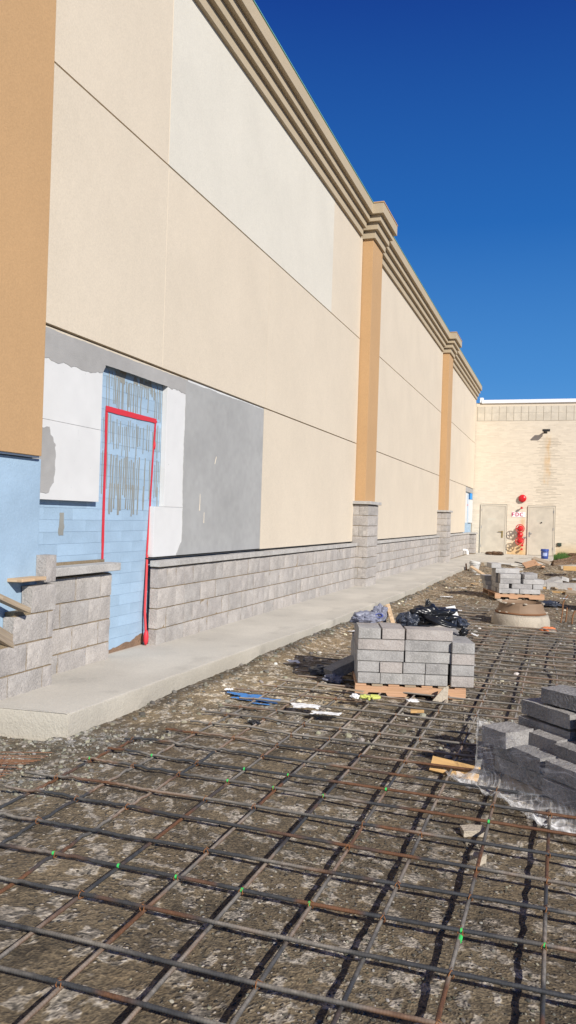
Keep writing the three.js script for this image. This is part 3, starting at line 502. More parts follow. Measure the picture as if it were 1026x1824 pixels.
// ---------------------------------------------------------------- reinforcing bars
const ORD = ['first', 'second', 'third', 'fourth', 'fifth', 'sixth', 'seventh', 'eighth', 'ninth', 'tenth', 'eleventh', 'twelfth', 'thirteenth', 'fourteenth', 'fifteenth', 'sixteenth', 'seventeenth', 'eighteenth', 'nineteenth'];
const TENS = ['', '', 'twent', 'thirt', 'fort', 'fift', 'sixt'];
const ordinal = (n) => n < 19 ? ORD[n] : (n + 1) % 10 === 0 ? TENS[Math.floor((n + 1) / 10)] + 'ieth' : TENS[Math.floor((n + 1) / 10)] + 'y-' + ORD[(n + 1) % 10 - 1];
function barGeo(path, r, step, id, ribbed, sides = 7) { // path(t in metres) -> [x, y, z]; L metres long
  const { f, L, dir } = path, n = Math.max(2, Math.round(L / step)), P = [], C = [], I = [], U = [];
  const side = dir === 'x' ? [0, 0, 1] : [1, 0, 0];
  for (let i = 0; i <= n; i++) {
    const s = i / n * L, c = f(s), rib = ribbed ? (i % 2 ? 1.05 : .94) : 1, tilt = ribbed ? (i % 4 < 2 ? .0 : 0) : 0;
    const i0 = ribbed; const rust = ss(.50, .66, fbm(s * 3.6 + id * 13.1, id * 3.7, 3, 601)), dust = ss(.46, .64, fbm(s * 2.3 + id * 7.7, id * 5.1, 3, 602));
    for (let k = 0; k < sides; k++) {
      const a = k / sides * Math.PI * 2, ca = Math.cos(a) * r * rib, sa = Math.sin(a) * r * rib; P.push(c[0] + side[0] * ca, c[1] + sa, c[2] + side[2] * ca); U.push(s, k / sides);
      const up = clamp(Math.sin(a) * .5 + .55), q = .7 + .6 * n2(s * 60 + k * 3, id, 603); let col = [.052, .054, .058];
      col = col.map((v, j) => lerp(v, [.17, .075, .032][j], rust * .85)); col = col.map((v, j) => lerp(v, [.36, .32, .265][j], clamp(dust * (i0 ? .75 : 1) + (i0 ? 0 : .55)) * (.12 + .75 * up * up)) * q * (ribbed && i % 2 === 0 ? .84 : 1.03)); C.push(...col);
    }
  }
  const ccw = dir === 'x';
  for (let i = 0; i < n; i++) for (let k = 0; k < sides; k++) { const a = i * sides + k, b = i * sides + (k + 1) % sides, c = a + sides, d = b + sides; if (ccw) I.push(a, b, c, b, d, c); else I.push(a, c, b, b, c, d); }
  for (const e of [0, n]) { const c = f(e / n * L), o = P.length / 3; P.push(...c); U.push(0, 0); C.push(.16, .09, .05); for (let k = 0; k < sides; k++) I.push(o, e * sides + k, e * sides + (k + 1) % sides); }
  const g = new THREE.BufferGeometry(); g.setAttribute('position', new THREE.Float32BufferAttribute(P, 3)); g.setAttribute('color', new THREE.Float32BufferAttribute(C, 3)); g.setAttribute('uv', new THREE.Float32BufferAttribute(U, 2)); g.setIndex(I); g.computeVertexNormals(); return g;
}
const LX = [-2.505, -2.22, -1.935, -1.64, -1.38, -1.11, -.84, -.57, -.295, -.02, .25, .52, .79, 1.06];
const TZ = [-1.79, -2.04, -2.28, -2.55, -2.815, -3.085, -3.36, -3.62, -3.895, -4.135, -4.40, -4.67, -4.93, -5.20, -5.46, -5.73, -6.0, -6.25, -6.5, -6.77, -6.98, -7.2, -7.45, -7.7, -7.97, -8.2, -8.45, -8.7, -8.95, -9.2, -9.45, -9.7, -9.92, -10.15, -10.4, -10.65, -10.95, -11.25, -11.55, -11.9, -12.25, -12.6, -13.0, -13.4];
const sag = (x, z) => Math.max(groundY(x, z) + .012, sag0(x, z));
const sag0 = (x, z) => .066 + (n2(x * 1.3, z * 1.3, 611) - .5) * .012 - .006 * ss(-1.2, -2.5, x) + .03 * ss(-8, -10, z) * ss(-1.3, -2.3, x);
LX.forEach((x0, i) => {
  const za = i === 0 ? -2.95 : i === 1 ? -2.2 : -1.2, zb = i === 0 ? -4.5 : i === 1 ? -6.6 : i === 2 ? -7.6 : i === 3 ? -9.9 : -10.95;
  const bend = (z) => x0 + (n2(z * .55, i * 4.3, 612) - .5) * (i < 3 ? .035 : .022) + (i === 9 && z < -8 ? .05 * Math.sin((z + 8) * 1.6) : 0);
  const mk = (a, b, step, rib) => barGeo({ f: (s) => { const z = a - s; return [bend(z), sag(bend(z), z), z]; }, L: a - b, dir: 'z' }, .0078, step, i + 50, rib);
  const zm = Math.max(zb, -4.4);
  const g = zm > zb ? merge([mk(za, zm, .006, true), mk(zm, zb, .06, false)]) : mk(za, zb, .006, true);
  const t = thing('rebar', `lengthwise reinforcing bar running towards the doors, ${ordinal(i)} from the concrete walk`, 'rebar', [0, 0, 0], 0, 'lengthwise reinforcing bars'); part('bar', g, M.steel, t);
});
const tieGeo = merge([new THREE.TorusGeometry(0.0128, .0021, 4, 9).rotateY(.8), new THREE.TorusGeometry(0.0125, .0021, 4, 9).rotateY(-.7).rotateX(.3), new THREE.CylinderGeometry(.0014, .0014, .03, 4).rotateZ(.9).translate(.012, .012, .004)]);
TZ.forEach((z0, j) => {
  let xa = z0 > -3.2 ? -3.4 : z0 > -4.45 ? [-2.64, -2.70, -2.56, -2.52, -2.56][Math.round((-3.36 - z0) / .262)] ?? -2.55 : z0 > -6.3 ? -2.45 + rr(-.1, .12) : z0 > -8 ? -2.2 + rr(-.15, .15) : -2.05 + rr(-.15, .15);
  if (z0 < -4.6 && z0 > -5.9) xa = -2.38 + rr(-.06, .06);
  const xb = z0 < -11 ? (z0 < -11.5 ? -1.0 - rnd() * .1 : 1.2) : 1.3, skew = rr(-.012, .012) + (z0 > -3.2 ? -.012 : .01), near = z0 > -4.8;
  const fz = (x) => z0 + skew * (x + 1) + (n2(x * .7, j * 3.1, 613) - .5) * .03, fy = (x) => sag(x, z0) + .0148 + (n2(x * 1.1, j * 2.1, 614) - .5) * .006;
  const f = (s) => { const x = xa + s; return [x, Math.max(fy(x), groundY(x, z0) + .004), fz(x)]; };
  const t = thing('rebar', `crosswise reinforcing bar of the grid, ${ordinal(j)} up from the photo's bottom edge`, 'rebar', [0, 0, 0], 0, 'crosswise reinforcing bars');
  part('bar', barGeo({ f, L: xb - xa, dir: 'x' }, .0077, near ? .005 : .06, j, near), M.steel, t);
  const ties = []; for (const x of LX) { if (x < xa + .04 || x > .5 || z0 < -7.5) continue; if (rnd() < .45) continue; const g = tieGeo.clone(); g.rotateY(rr(0, 3)); g.translate(x, fy(x) - .006, fz(x)); ties.push(g); }
  if (ties.length) part('tie_wires', merge(ties), M.tie, t);
  if (j === 4 || j === 8 || j === 9) for (const x of LX) { // bright green marks at the crossings of a few bars
    if (x < xa || x > .3 || rnd() < (j === 4 ? .1 : .4)) continue; const a = new THREE.CylinderGeometry(.0086, .0086, rr(.006, .010), 7).rotateZ(Math.PI / 2).translate(x + rr(-.004, .004), fy(x), fz(x)); part('green_mark', muv(a), M.green, t);
    if (rnd() < .15) { const b = new THREE.CylinderGeometry(.0086, .0086, rr(.012, .03), 7).rotateX(Math.PI / 2).translate(x, fy(x) - .0148, fz(x) + .03); part('green_mark', muv(b), M.green, t); }
  }
});
{ // rusty welded mesh by the slab end
  const g = []; const o = [-3.02, -3.58]; for (let k = 0; k < 16; k++) { const a = new THREE.CylinderGeometry(.0022, .0022, .62, 5).rotateX(Math.PI / 2).rotateY(.5); a.translate(o[0] - .30 + k * .034 + 0, groundY(o[0], o[1]) + .028 + rr(0, .02), o[1] + rr(-.015, .015)); g.push(a); const b = new THREE.CylinderGeometry(.0022, .0022, .6, 5).rotateZ(Math.PI / 2).rotateY(.4 + rr(-.02, .02)); b.translate(o[0] - .04, groundY(o[0], o[1]) + .032 + rr(0, .02), o[1] - .27 + k * .034); g.push(b); }
  solo('wire_mesh', merge(g), std({ color: lin(.24, .115, .06), roughness: .9 }), 'rusty brown wire mesh lying on the gravel at the left edge', 'wire mesh');
}
// ---------------------------------------------------------------- pallets and stacks of concrete blocks
function pallet(label, pos, turn, W, D, mat) { // front along +x from the origin, depth towards -z
  const t = thing('wooden_pallet', label, 'pallet', pos, turn, undefined);
  for (let k = 0; k < 3; k++) { // stringers with two notches, lying along the front
    const s = new THREE.Shape(); const hh = .078; s.moveTo(0, 0); const n = [[.10, .30], [.46, .70]];
    for (const [a, b] of n) { s.lineTo(W * a, 0); s.lineTo(W * a + .02, .03); s.lineTo(W * b - .02, .03); s.lineTo(W * b, 0); } s.lineTo(W, 0); s.lineTo(W, hh); s.lineTo(0, hh); s.closePath();
    const g = new THREE.ExtrudeGeometry(s, { depth: .036, bevelEnabled: true, bevelSize: .002, bevelThickness: .002, bevelSegments: 1 }); g.translate(0, .012, -.04 - k * (D - .05) / 2); part('stringer', muv(g, k, k), mat, t);
  }
  for (let k = 0; k < 7; k++) { const x = .045 + k * (W - .09) / 6; part('deck_board', box(x - .045, x + .045, .093, .110, -D, 0, .003, rnd(), rnd()), k % 2 ? M.woodOld : mat, t); }
  for (let k = 0; k < 3; k++) { const x = .06 + k * (W - .12) / 2; part('bottom_board', box(x - .045, x + .045, -.006, .0105, -D, -.01, .003, rnd(), rnd()), M.woodOld, t); }
  return t;
}
const BH = .0915;
const longB = [0, 1, 2].map((k) => muv(new RoundedBoxGeometry(.380, .0878, .186, 1, .0045), k * .37, k * .61)), crossB = [0, 1, 2].map((k) => muv(new RoundedBoxGeometry(.183, .0878, .382, 1, .0045), k * .43, k * .27));
function roughGeo(w, h, d, k) { const g = new THREE.BoxGeometry(w, h, d, 8, 3, 5), p = g.attributes.position; for (let i = 0; i < p.count; i++) { const x = p.getX(i), y = p.getY(i), z = p.getZ(i); const e = (a) => (fbm(x * 22 + k * 3 + a, y * 22 + a * 5 + z * 17, 3, 700 + k) - .5); p.setXYZ(i, x + e(1) * .009, y + e(2) * .009, z + e(3) * .012); } const q = toCreasedNormals(mergeVertices((() => { g.deleteAttribute('normal'); g.deleteAttribute('uv'); return g; })(), 1e-4), .7); return muv(q, k * .3, k * .7); }
const places = new Map();
function blk(geo, mat, pos, turn, label, group) { const m = solo('concrete_block', geo, mat, label, 'concrete block', pos, turn, group); return m; }
// a stack in its own frame: u along the front, v back, rows upward
function frame(ox, oz, ang, y0) { const u = [Math.cos(ang), -Math.sin(ang)], b = [-Math.sin(ang), -Math.cos(ang)]; return { at: (uu, h, v) => [ox + u[0] * uu + b[0] * v, y0 + h, oz + u[1] * uu + b[1] * v], ang }; }
const rowWord = ['bottom', 'second', 'third', 'fourth', 'fifth', 'sixth'];
{ // middle stack, tan pallet
  const A = .30, ox = -1.575, oz = -6.37, gy = .03; pallet('tan wooden pallet under the middle block stack', [ox, gy, oz], A, .90, 1.12, M.woodWarm);
  const F = frame(ox, oz, A, gy + .112), W = .190;
  const put = (kind, u, v, row, label) => { const g = pick(kind === 'L' ? longB : crossB); const p = F.at(u + rr(-.003, .003), row * BH + .0455, v + rr(-.009, .009)); blk(g, pick(cmuSmooth), p, A + rr(-.014, .014), label, 'blocks of the middle stack'); };
  const nth = ['leftmost', 'second from the left', 'third from the left', 'fourth from the left', 'rightmost'];
  for (let r = 0; r < 2; r++) for (let k = 0; k < 5; k++) put('X', .012 + W / 2 + k * (W - .006 + (k === 4 ? .006 : 0)) , (k === 4 ? .165 : .195), r, `grey block end in the ${rowWord[r]} row of the middle stack's front, ${nth[k]}`);
  for (let r = 2; r < 4; r++) { for (let k = 0; k < 2; k++) put('L', .012 + .19 + k * .387, .098, r, `long grey block in the ${rowWord[r]} row of the middle stack's front, ${k ? 'right' : 'left'} of two`); put('X', .012 + W / 2 + 4 * W, .165, r, `grey block in the ${rowWord[r]} row of the middle stack, right-hand column`); }
  put('X', .105, .19, 4, 'grey block end in the top row of the middle stack, left corner'); put('X', .298, .195, 4, 'grey block end in the top row of the middle stack, second from left'); put('L', .595, .10, 4, 'long grey block in the top row of the middle stack, before the black bag');
  // side and back of the stack
  for (let r = 0; r < 5; r++) for (let j = 0; j < 2; j++) { const v = (r < 2 ? .39 : .2) + .19 + j * .385; if (v > 1.08) continue; if (!(r === 3 && j === 1)) put('X', .105, v, r, `shaded block on the left side of the middle stack, ${rowWord[r]} row, ${j ? 'behind' : 'in front'}`); if (r < 4) put('X', .012 + W / 2 + 4 * W, v + (r < 2 ? 0 : .19), r, `block on the right side of the middle stack, ${rowWord[r]} row, ${j ? 'behind' : 'in front'}`); }
  for (let k = 0; k < 3; k++) for (let j = 0; j < 2; j++) put('X', .30 + k * .19, .39 + j * .385, 3, `block in the top layer inside the middle stack, ${['left', 'centre', 'right'][k]} of its ${j ? 'back' : 'front'} line`);
}
const nthW = ['first', 'second', 'third', 'fourth', 'fifth'];
{ // near stack at the right edge, half wrapped in clear film
  const A = -.766, ox = -.405, oz = -4.665, gy = .018; pallet('weathered pallet under the wrapped dark blocks at the right edge', [ox + .10, gy - .034, oz - .02], A, 1.15, 1.0, M.woodOld);
  const F = frame(ox, oz, A, .082), put = (g, u, v, row, label, dt = 0) => blk(g, pick(cmuDark), F.at(u, row * BH + .0455, v), A + dt, label, 'dark blocks of the wrapped stack');
  const rough = [0, 1, 2, 3].map((k) => roughGeo(.378, .081, .186, k)), roughX = [0, 1, 2].map((k) => roughGeo(.185, .087, .385, k + 5));
  for (let r = 0; r < 2; r++) { for (let k = 0; k < 3; k++) put(pick(rough), .215 + k * .408, .15 + rr(-.025, .02), r, `dark block behind the clear film, ${rowWord[r]} row of the wrapped stack, ${nthW[k]} along`, rr(-.05, .05)); put(roughX[r], .10, .42, r, `dark block behind the film on the wrapped stack's left side, ${rowWord[r]} row`, rr(-.03, .03)); }
  put(roughGeo(.185, .087, .21, 12), .085, .11, 1.85, 'rough-ended dark block at the left corner of the wrapped stack', .06);
  put(roughGeo(.215, .087, .188, 13), .262, .285, 1.72, 'smooth dark block just above the hem of the film', .03); put(roughX[2], .475, .36, 1.62, 'dark block with broken rough end just above the film, beside the smooth one', -.06); put(roughX[1], .69, .36, 1.66, 'dark block with broken rough end just above the film, at the frame edge', .05);
  for (let k = 0; k < 3; k++) put(rough[k], .25 + k * .41, .60, 1, `dark block deep inside the wrapped stack, second row, ${nthW[k]} from the left`);
  put(rough[1], .17, .385, 2.15, 'long rough dark block near the top left of the wrapped stack, lower of two', .06); put(rough[0], .175, .395, 3.2, 'long rough dark block near the top left of the wrapped stack, upper of two', -.02);
  put(rough[3], .605, .40, 2.2, 'dark block at the right edge beside the lower of the two long rough blocks', .02); put(rough[2], .61, .385, 3.22, 'dark block at the right edge beside the upper of the two long rough blocks', -.04);
  put(rough[3], .29, .44, 4.22, 'dark block with a smooth shaded face on top of the wrapped stack', .10); put(rough[1], .30, .66, 3, 'dark block below the topmost one at the back of the wrapped stack', 0); put(rough[0], .30, .62, 2, 'dark block low at the back of the wrapped stack', 0); put(rough[0], .70, .46, 4.24, 'dark block on the upper course of the wrapped stack, past the right edge', .04); put(rough[1], .80, .47, 5.25, 'dark block on the highest course of the wrapped stack, past the right edge', .02); put(rough[2], .9, .66, 3.1, 'dark block at the right back of the wrapped stack, past the right edge', .02);
  // stretch film: one sheet round the front and left side, creased and streaked, spreading on the ground
  const filmAlpha = tex(1024, (u, v) => { const a = u * 40 + v * 9, st = Math.pow(1 - Math.abs(n2(a * 1.5, v * 3, 821) - .5) * 2, 5), s2 = Math.pow(1 - Math.abs(n2(u * 30 - v * 26, v * 5 + u * 8, 822) - .5) * 2, 9), s3 = Math.pow(1 - Math.abs(n2(u * 120 + v * 50, v * 12, 823) - .5) * 2, 4), low = ss(.55, .15, v); return .05 + .30 * st * n2(u * 12, v * 4, 824) + .6 * s2 * n2(u * 7, v * 6, 825) + .12 * s3 + low * (.12 + .4 * s3 * n2(u * 30, v * 20, 826)); }, 1, false);
  filmAlpha.wrapT = THREE.ClampToEdgeWrapping;
  const path = [[-.02, .95], [-.03, .5], [-.035, .02], [.0, -.035], [.35, -.03], [.75, -.02], [1.2, -.02], [1.5, .3]], seg = []; for (let i = 0; i < path.length - 1; i++) for (let k = 0; k < 30; k++) seg.push([lerp(path[i][0], path[i + 1][0], k / 30), lerp(path[i][1], path[i + 1][1], k / 30)]);
  const rows = 60, P = [], U = [], I = [], nseg = seg.length;
  seg.forEach(([u, v], i) => { const t = i / nseg, out = i < 60 ? [-1, 0] : i < 90 ? [-.7, -.7] : [0, -1];
    const hem = .235 + .07 * ss(.22, .33, t) - .07 * ss(.36, .75, t) + (fbm(t * 9, 2, 3, 801) - .5) * .03;
    for (let j = 0; j <= rows; j++) { const s = j / rows, low = ss(.60, 1, s), y = lerp(hem, -.06, Math.min(1, s * 1.15)), fr = ss(.30, .42, t);
      const tens = Math.abs(n2(t * 26 + s * 5, s * 2.2, 802) - .5) * .012 + (fbm(t * 50 + s * 16, s * 9, 3, 803) - .5) * .008;
      const rid = Math.abs(n2(t * 70 + s * 6, s * 5, 804) - .5) * 2, cr = low * fr * (.05 + .16 * fbm(t * 16, 4, 3, 807) * low + .035 * rid + .02 * n2(t * 190, s * 30, 805)), d = .004 + tens + cr, q = F.at(u + out[0] * d, 0, v + out[1] * d);
      const gy2 = groundY(q[0], q[2]) + .003, lift = low * fr * (.055 * rid + .03 * fbm(t * 60, s * 14, 3, 808)); P.push(q[0], Math.max(F.at(0, y, 0)[1], gy2 + lift), q[2]); U.push(t * 2.2, 1 - s); } });
  for (let i = 0; i < nseg - 1; i++) for (let j = 0; j < rows; j++) { const a = i * (rows + 1) + j, b = a + 1, c = a + rows + 1, e = c + 1; I.push(a, b, c, b, e, c); }
  const g = new THREE.BufferGeometry(); g.setAttribute('position', new THREE.Float32BufferAttribute(P, 3)); g.setAttribute('uv', new THREE.Float32BufferAttribute(U, 2)); g.setIndex(I); g.computeVertexNormals();
  solo('stretch_wrap', g, new THREE.MeshPhysicalMaterial({ color: lin(.82, .82, .82), roughness: .16, transparent: true, opacity: 1, alphaMap: filmAlpha, side: THREE.DoubleSide, ior: 1.5 }), 'clear plastic stretch film wrapped round the dark blocks, gathered in folds on the ground', 'plastic wrap');
}
// flat boards and scraps on the bars
solo('wooden_board', box(-.14, .14, -.009, .009, -.045, .045, .002), M.woodYellow, 'yellow wooden board leaning on the bars in front of the wrapped stack', 'board', [-.555, .06, -4.70], -.12).rotation.x = .85;
// ---------------------------------------------------------------- far stack behind the round footing
{
  const A = .30, ox = -1.12, oz = -15.45, gy = .05; pallet('orange brown pallet under the far block stack', [ox - .06, gy, oz], A, .92, 1.1, M.woodWarm);
  const F = frame(ox, oz, A, gy + .112), sc = [cmu(lin(.47, .475, .475), .003), cmu(lin(.50, .50, .495), .003), cmu(lin(.42, .42, .42), .003)], put = (g, u, v, row, label) => blk(g, pick(sc), F.at(u, row * BH + .0455, v + rr(-.015, .015)), A + rr(-.03, .03), label, 'blocks of the far stack');
  put(longB[0], .20, .10, 0, 'pale block in the bottom row of the far stack, left'); put(longB[1], .59, .10, 0, 'pale block in the bottom row of the far stack, right');
  put(crossB[0], .10, .20, 1, 'block end in the second row of the far stack, left of a dark gap'); put(longB[2], .44, .10, 1, 'long block in the second row of the far stack, right of a dark gap'); put(crossB[2], .74, .2, 1, 'block end in the second row of the far stack, right end');
  put(longB[0], .22, .10, 2, 'long block in the third row of the far stack, left of the wide gap'); put(longB[1], .66, .12, 2, 'long block in the third row of the far stack, right of the wide gap');
  put(longB[2], .22, .10, 3, 'long bright block in the fourth row of the far stack, left'); put(crossB[1], .58, .22, 3, 'grey block end in the fourth row of the far stack, right of the wide gap');
  put(longB[1], .24, .30, 4, 'pale block lying along the top of the far stack'); put(crossB[1], .07, .34, 4, 'block end in the top row of the far stack, at its left'); put(crossB[2], -.02, .36, 5, 'small dark block standing highest at the left of the far stack');
  for (let r = 0; r < 4; r++) { put(crossB[r % 3], .10, .48, r, `shaded block on the left side of the far stack, ${rowWord[r]} row`); if (r < 3) put(crossB[(r + 1) % 3], .03 - .03 * r, .88, r, `shaded block at the back left of the far stack, ${rowWord[r]} row`); put(longB[r % 3], .40, .50, r, `block inside the far stack behind its front, ${rowWord[r]} row`); put(crossB[r % 3], .74, .58, r, `block at the back right of the far stack, ${rowWord[r]} row`); }
}
{ // a stack just outside the frame whose shadow crosses the bars
  const A = .1, ox = .66, oz = -14.35; pallet('wooden pallet with blocks just past the right edge behind the round footing', [ox, .05, oz], A, .9, 1.1, M.wood); const F = frame(ox, oz, A, .162);
  for (let r = 0; r < 9 - 0; r++) for (let k = 0; k < 2; k++) blk(longB[k], pick(cmuSmooth), F.at(.2 + k * .39, r * BH + .0455, .1), A, `grey block in the stack past the right edge, ${ordinal(r)} row, ${k ? 'right' : 'left'}`, 'blocks past the right edge');
}
// ---------------------------------------------------------------- round concrete footing with its form
{
  const x = -.555, z = -12.1, y = groundY(x, z) - .02, t = thing('round_footing', 'round concrete footing with a rusty brown flared collar in front of the far stack', 'footing', [x, y, z]);
  const lathe = (pts, n = 44, k = 0, amp = .006) => { const g = new THREE.LatheGeometry(pts.map(([a, b]) => new THREE.Vector2(a, b)), n), p = g.attributes.position; for (let i = 0; i < p.count; i++) { const a = Math.atan2(p.getZ(i), p.getX(i)), d = 1 + (fbm(Math.cos(a) * 3 + 5, Math.sin(a) * 3 + p.getY(i) * 5, 3, 900 + k) - .5) * amp * 4; p.setXYZ(i, p.getX(i) * d, p.getY(i) + (d - 1) * .25, p.getZ(i) * d); } g.computeVertexNormals(); return muv(g); };
  part('base_ring', lathe([[.40, -.05], [.412, .02], [.408, .10], [.39, .165], [.365, .185], [.0, .19]], 48, 1, .012), M.plaster, t);
  part('form_lip', lathe([[.34, .18], [.365, .195], [.366, .212], [.33, .225]], 48, 2, .008), M.rust, t);
  part('collar', lathe([[.355, .21], [.327, .25], [.314, .30], [.312, .345], [.30, .35], [.295, .29], [.0, .285]], 48, 3, .004), std({ color: lin(.28, .185, .115), map: greyMap, roughness: .7, side: THREE.DoubleSide }), t);
  const sp = []; for (let k = 0; k < 26; k++) { const a = rr(0, 6.28), r = rr(.30, .36), g = new THREE.IcosahedronGeometry(rr(.012, .035), 0); g.scale(1.3, .6, 1); g.translate(Math.cos(a) * r, r > .325 ? .215 : .345, Math.sin(a) * r); sp.push(muv(g)); } part('concrete_crumbs', merge(sp), M.plaster, t).userData.kind = 'stuff';
}
// ---------------------------------------------------------------- bags, sheets and scraps
function crumple(sx, sy, sz, k, detail = 24, amp = .35) { const g = mergeVertices((() => { const q = new THREE.IcosahedronGeometry(1, detail); q.deleteAttribute('normal'); q.deleteAttribute('uv'); return q; })()), p = g.attributes.position; for (let i = 0; i < p.count; i++) { const x = p.getX(i), y = p.getY(i), z = p.getZ(i), r1 = Math.abs(n3(x * 1.8 + 9 + k, y * 1.8 + 9, z * 1.8 + 9, 910 + k) - .5) * 2, r2 = Math.abs(n3(x * 5.5 + 9, y * 5.5 + 9, z * 5.5 + k + 9, 920) - .5) * 2, r3 = Math.abs(n3(x * 12 + 9, y * 12 + 9, z * 12 + k + 9, 930) - .5) * 2; const f = 1 - amp * .9 + amp * (r1 * 1.35 + r2 * .36 + r3 * .05); p.setXYZ(i, x * f * sx, Math.max(y * f, -.55) * sy, z * f * sz); } g.computeVertexNormals(); return muv(g); }
function sheet(w, d, k, amp = .03, nx = 18, nz = 14, rag = .14, t = .0) { const g = new THREE.PlaneGeometry(w, d, nx, nz).rotateX(-Math.PI / 2), p = g.attributes.position; for (let i = 0; i < p.count; i++) { const x = p.getX(i), z = p.getZ(i), e = Math.max(Math.abs(x) / w, Math.abs(z) / d) * 2; const q = 1 + (fbm(Math.atan2(z, x) * 1.6 + k * 5, k, 3, 940) - .6) * rag * 4 * e; p.setXYZ(i, x * q, (fbm(x / w * 3 + k, z / d * 3, 3, 950 + k) - .4) * amp + Math.abs(n2(x / w * 7 + k, z / d * 7, 960) - .5) * amp * .8, z * q); } g.computeVertexNormals(); return muv(g); }
const ground = (x, z, up = 0) => [x, groundY(x, z) + up, z];
const dbl = (m) => { const q = m.clone(); q.side = THREE.DoubleSide; return q; };
M.white2 = dbl(M.white); M.wd2 = dbl(M.whiteDirty); M.black2 = dbl(M.blackBag);
{ // things lying on the middle stack
  const bag = thing('black_plastic_bag', 'crumpled black plastic bag on top of the middle block stack', 'plastic bag', [-1.07, .655, -6.98], .3);
  part('body', crumple(.24, .11, .15, 1), M.blackBag, bag); const f1 = crumple(.10, .085, .10, 2); f1.translate(-.20, -.03, .06); part('fold', f1, M.navyBag, bag); const f2 = crumple(.10, .06, .09, 3); f2.translate(.24, -.05, .0); part('fold', f2, M.navyBag, bag); const f3 = crumple(.035, .08, .035, 4, 12); f3.translate(-.02, .075, -.04); part('neck', f3, M.blackBag, bag);
  const loose = []; for (let k = 0; k < 6; k++) { const g = new THREE.TubeGeometry(new THREE.CatmullRomCurve3([[-.08 + k * .012, .02, .10], [-.04 + k * .018, .0, .16 + .006 * k], [.05 + k * .016, -.035, .20 - k * .006], [.14 + k * .012, -.06, .19 - k * .014]].map((v) => new THREE.Vector3(...v))), 16, .012, 6); loose.push(muv(g)); } part('gathered_edge', merge(loose), M.blackBag, bag);
  const tail = crumple(.045, .04, .045, 5, 10); tail.translate(.275, -.12, .06); part('tail', tail, M.blackBag, bag);
  const lav = thing('grey_plastic_bag', 'lavender grey plastic bag bunched on the left corner of the middle stack', 'plastic bag', [-1.60, .625, -6.78], .2);
  part('body', crumple(.15, .075, .12, 7), M.greyBag, lav); const l2 = crumple(.075, .10, .07, 8); l2.translate(.115, .035, -.03); part('fold', l2, M.greyBag, lav);
  const lg = new THREE.TorusGeometry(.022, .004, 5, 14); lg.scale(1.4, .8, 1); lg.rotateX(-.5); lg.translate(.115, .035, .045); part('printed_ring', muv(lg), std({ color: lin(.05, .08, .35) }), lav);
  const s1 = solo('wooden_stick', box(-.018, .018, -.12, .10, -.012, .012, .002), M.wood, 'short pale wooden stick leaning between the bags on the middle stack', 'stick', [-1.40, .66, -6.86], .3); s1.rotation.set(-.5, .2, .38);
  const s2 = solo('wooden_stick', box(-.014, .014, -.09, .09, -.012, .012, .002), M.woodOld, 'old wooden stick behind the pale one on the middle stack', 'stick', [-1.47, .645, -6.95], .5); s2.rotation.set(-.6, .5, .1);
  const s3 = solo('wooden_stick', box(-.12, .12, -.012, .012, -.02, .02, .002), M.woodWarm, 'orange wooden slat lying beside the black bag on the middle stack', 'stick', [-1.27, .60, -7.06], .45); s3.rotation.z = .14;
  const pp = solo('white_board', box(-.15, .15, -.008, .008, -.10, .10, .002), M.white, 'white board tilted behind the black bag on the middle stack', 'board', [-1.03, .63, -7.32], .35); pp.rotation.x = .6;
  blk(crossB[1], cmuSmooth[3], [-1.13, .575, -7.0], 1.8, 'pale block half covered by the black bag on the middle stack', undefined);
}
{ // in the shade beside the middle stack
  solo('dark_plastic_bag', crumple(.16, .06, .12, 11), M.navyBag, 'dark plastic bag lying in the shadow left of the middle stack', 'plastic bag', ground(-2.02, -7.0, .05));
  blk(roughGeo(.30, .09, .15, 9), cmuDark[2], ground(-1.82, -6.88, .12), .8, 'dark broken block on the rubbish in the shadow left of the middle stack').rotation.z = .35;
  solo('light_plastic_bag', crumple(.10, .045, .09, 12), M.greyBag, 'pale grey plastic bag in the shadow under the broken block', 'plastic bag', ground(-1.86, -6.74, .035));
}
solo('paper_sheet', sheet(.20, .15, 1, .02), M.white2, 'white torn sheet on the bars left of the pallet, the larger left piece', 'sheet', ground(-1.74, -5.56, .06), .3);
solo('paper_sheet', sheet(.22, .10, 2, .02), M.white2, 'white torn sheet on the bars left of the pallet, the right piece', 'sheet', ground(-1.56, -5.44, .06), .1);
{ const g = [sheet(.28, .10, 3, .012, 20, 10, .2), sheet(.38, .15, 4, .012, 22, 10, .2).translate(.16, 0, .10), sheet(.14, .035, 5, .01, 10, 6, .2).translate(.22, 0, .24), sheet(.10, .05, 6, .01, 10, 6, .2).translate(-.02, 0, .12)]; solo('blue_tarp', merge(g), M.tarpBlue, 'torn blue plastic sheet half buried under sand near the concrete walk', 'tarp', ground(-2.36, -5.90, .016), .05); }
solo('black_glove', crumple(.05, .02, .035, 13, 12), M.blackBag, 'small crumpled black scrap on the pale sand between the bars', 'scrap', ground(-1.96, -5.10, .02));
{ const g = thing('work_glove', 'yellow green and white work glove lying on the bars in front of the middle pallet', 'glove', ground(-1.41, -6.02, .085), .4); const palm = crumple(.055, .018, .045, 14, 14); part('palm', palm, M.yellow, g); for (let k = 0; k < 4; k++) { const f = new THREE.CapsuleGeometry(.011, .05 + (k % 3) * .006, 4, 8).rotateZ(Math.PI / 2).rotateY((k - 1.5) * .16).translate(.082, .0, (k - 1.5) * .024); part('finger', muv(f), M.yellow, g); } const th = new THREE.CapsuleGeometry(.011, .04, 4, 8).rotateY(.9).rotateX(Math.PI / 2).translate(.02, 0, .06); part('thumb', muv(th), M.yellow, g); const c = crumple(.04, .022, .045, 15, 10); c.translate(-.075, .003, 0); part('cuff', c, M.white, g); }
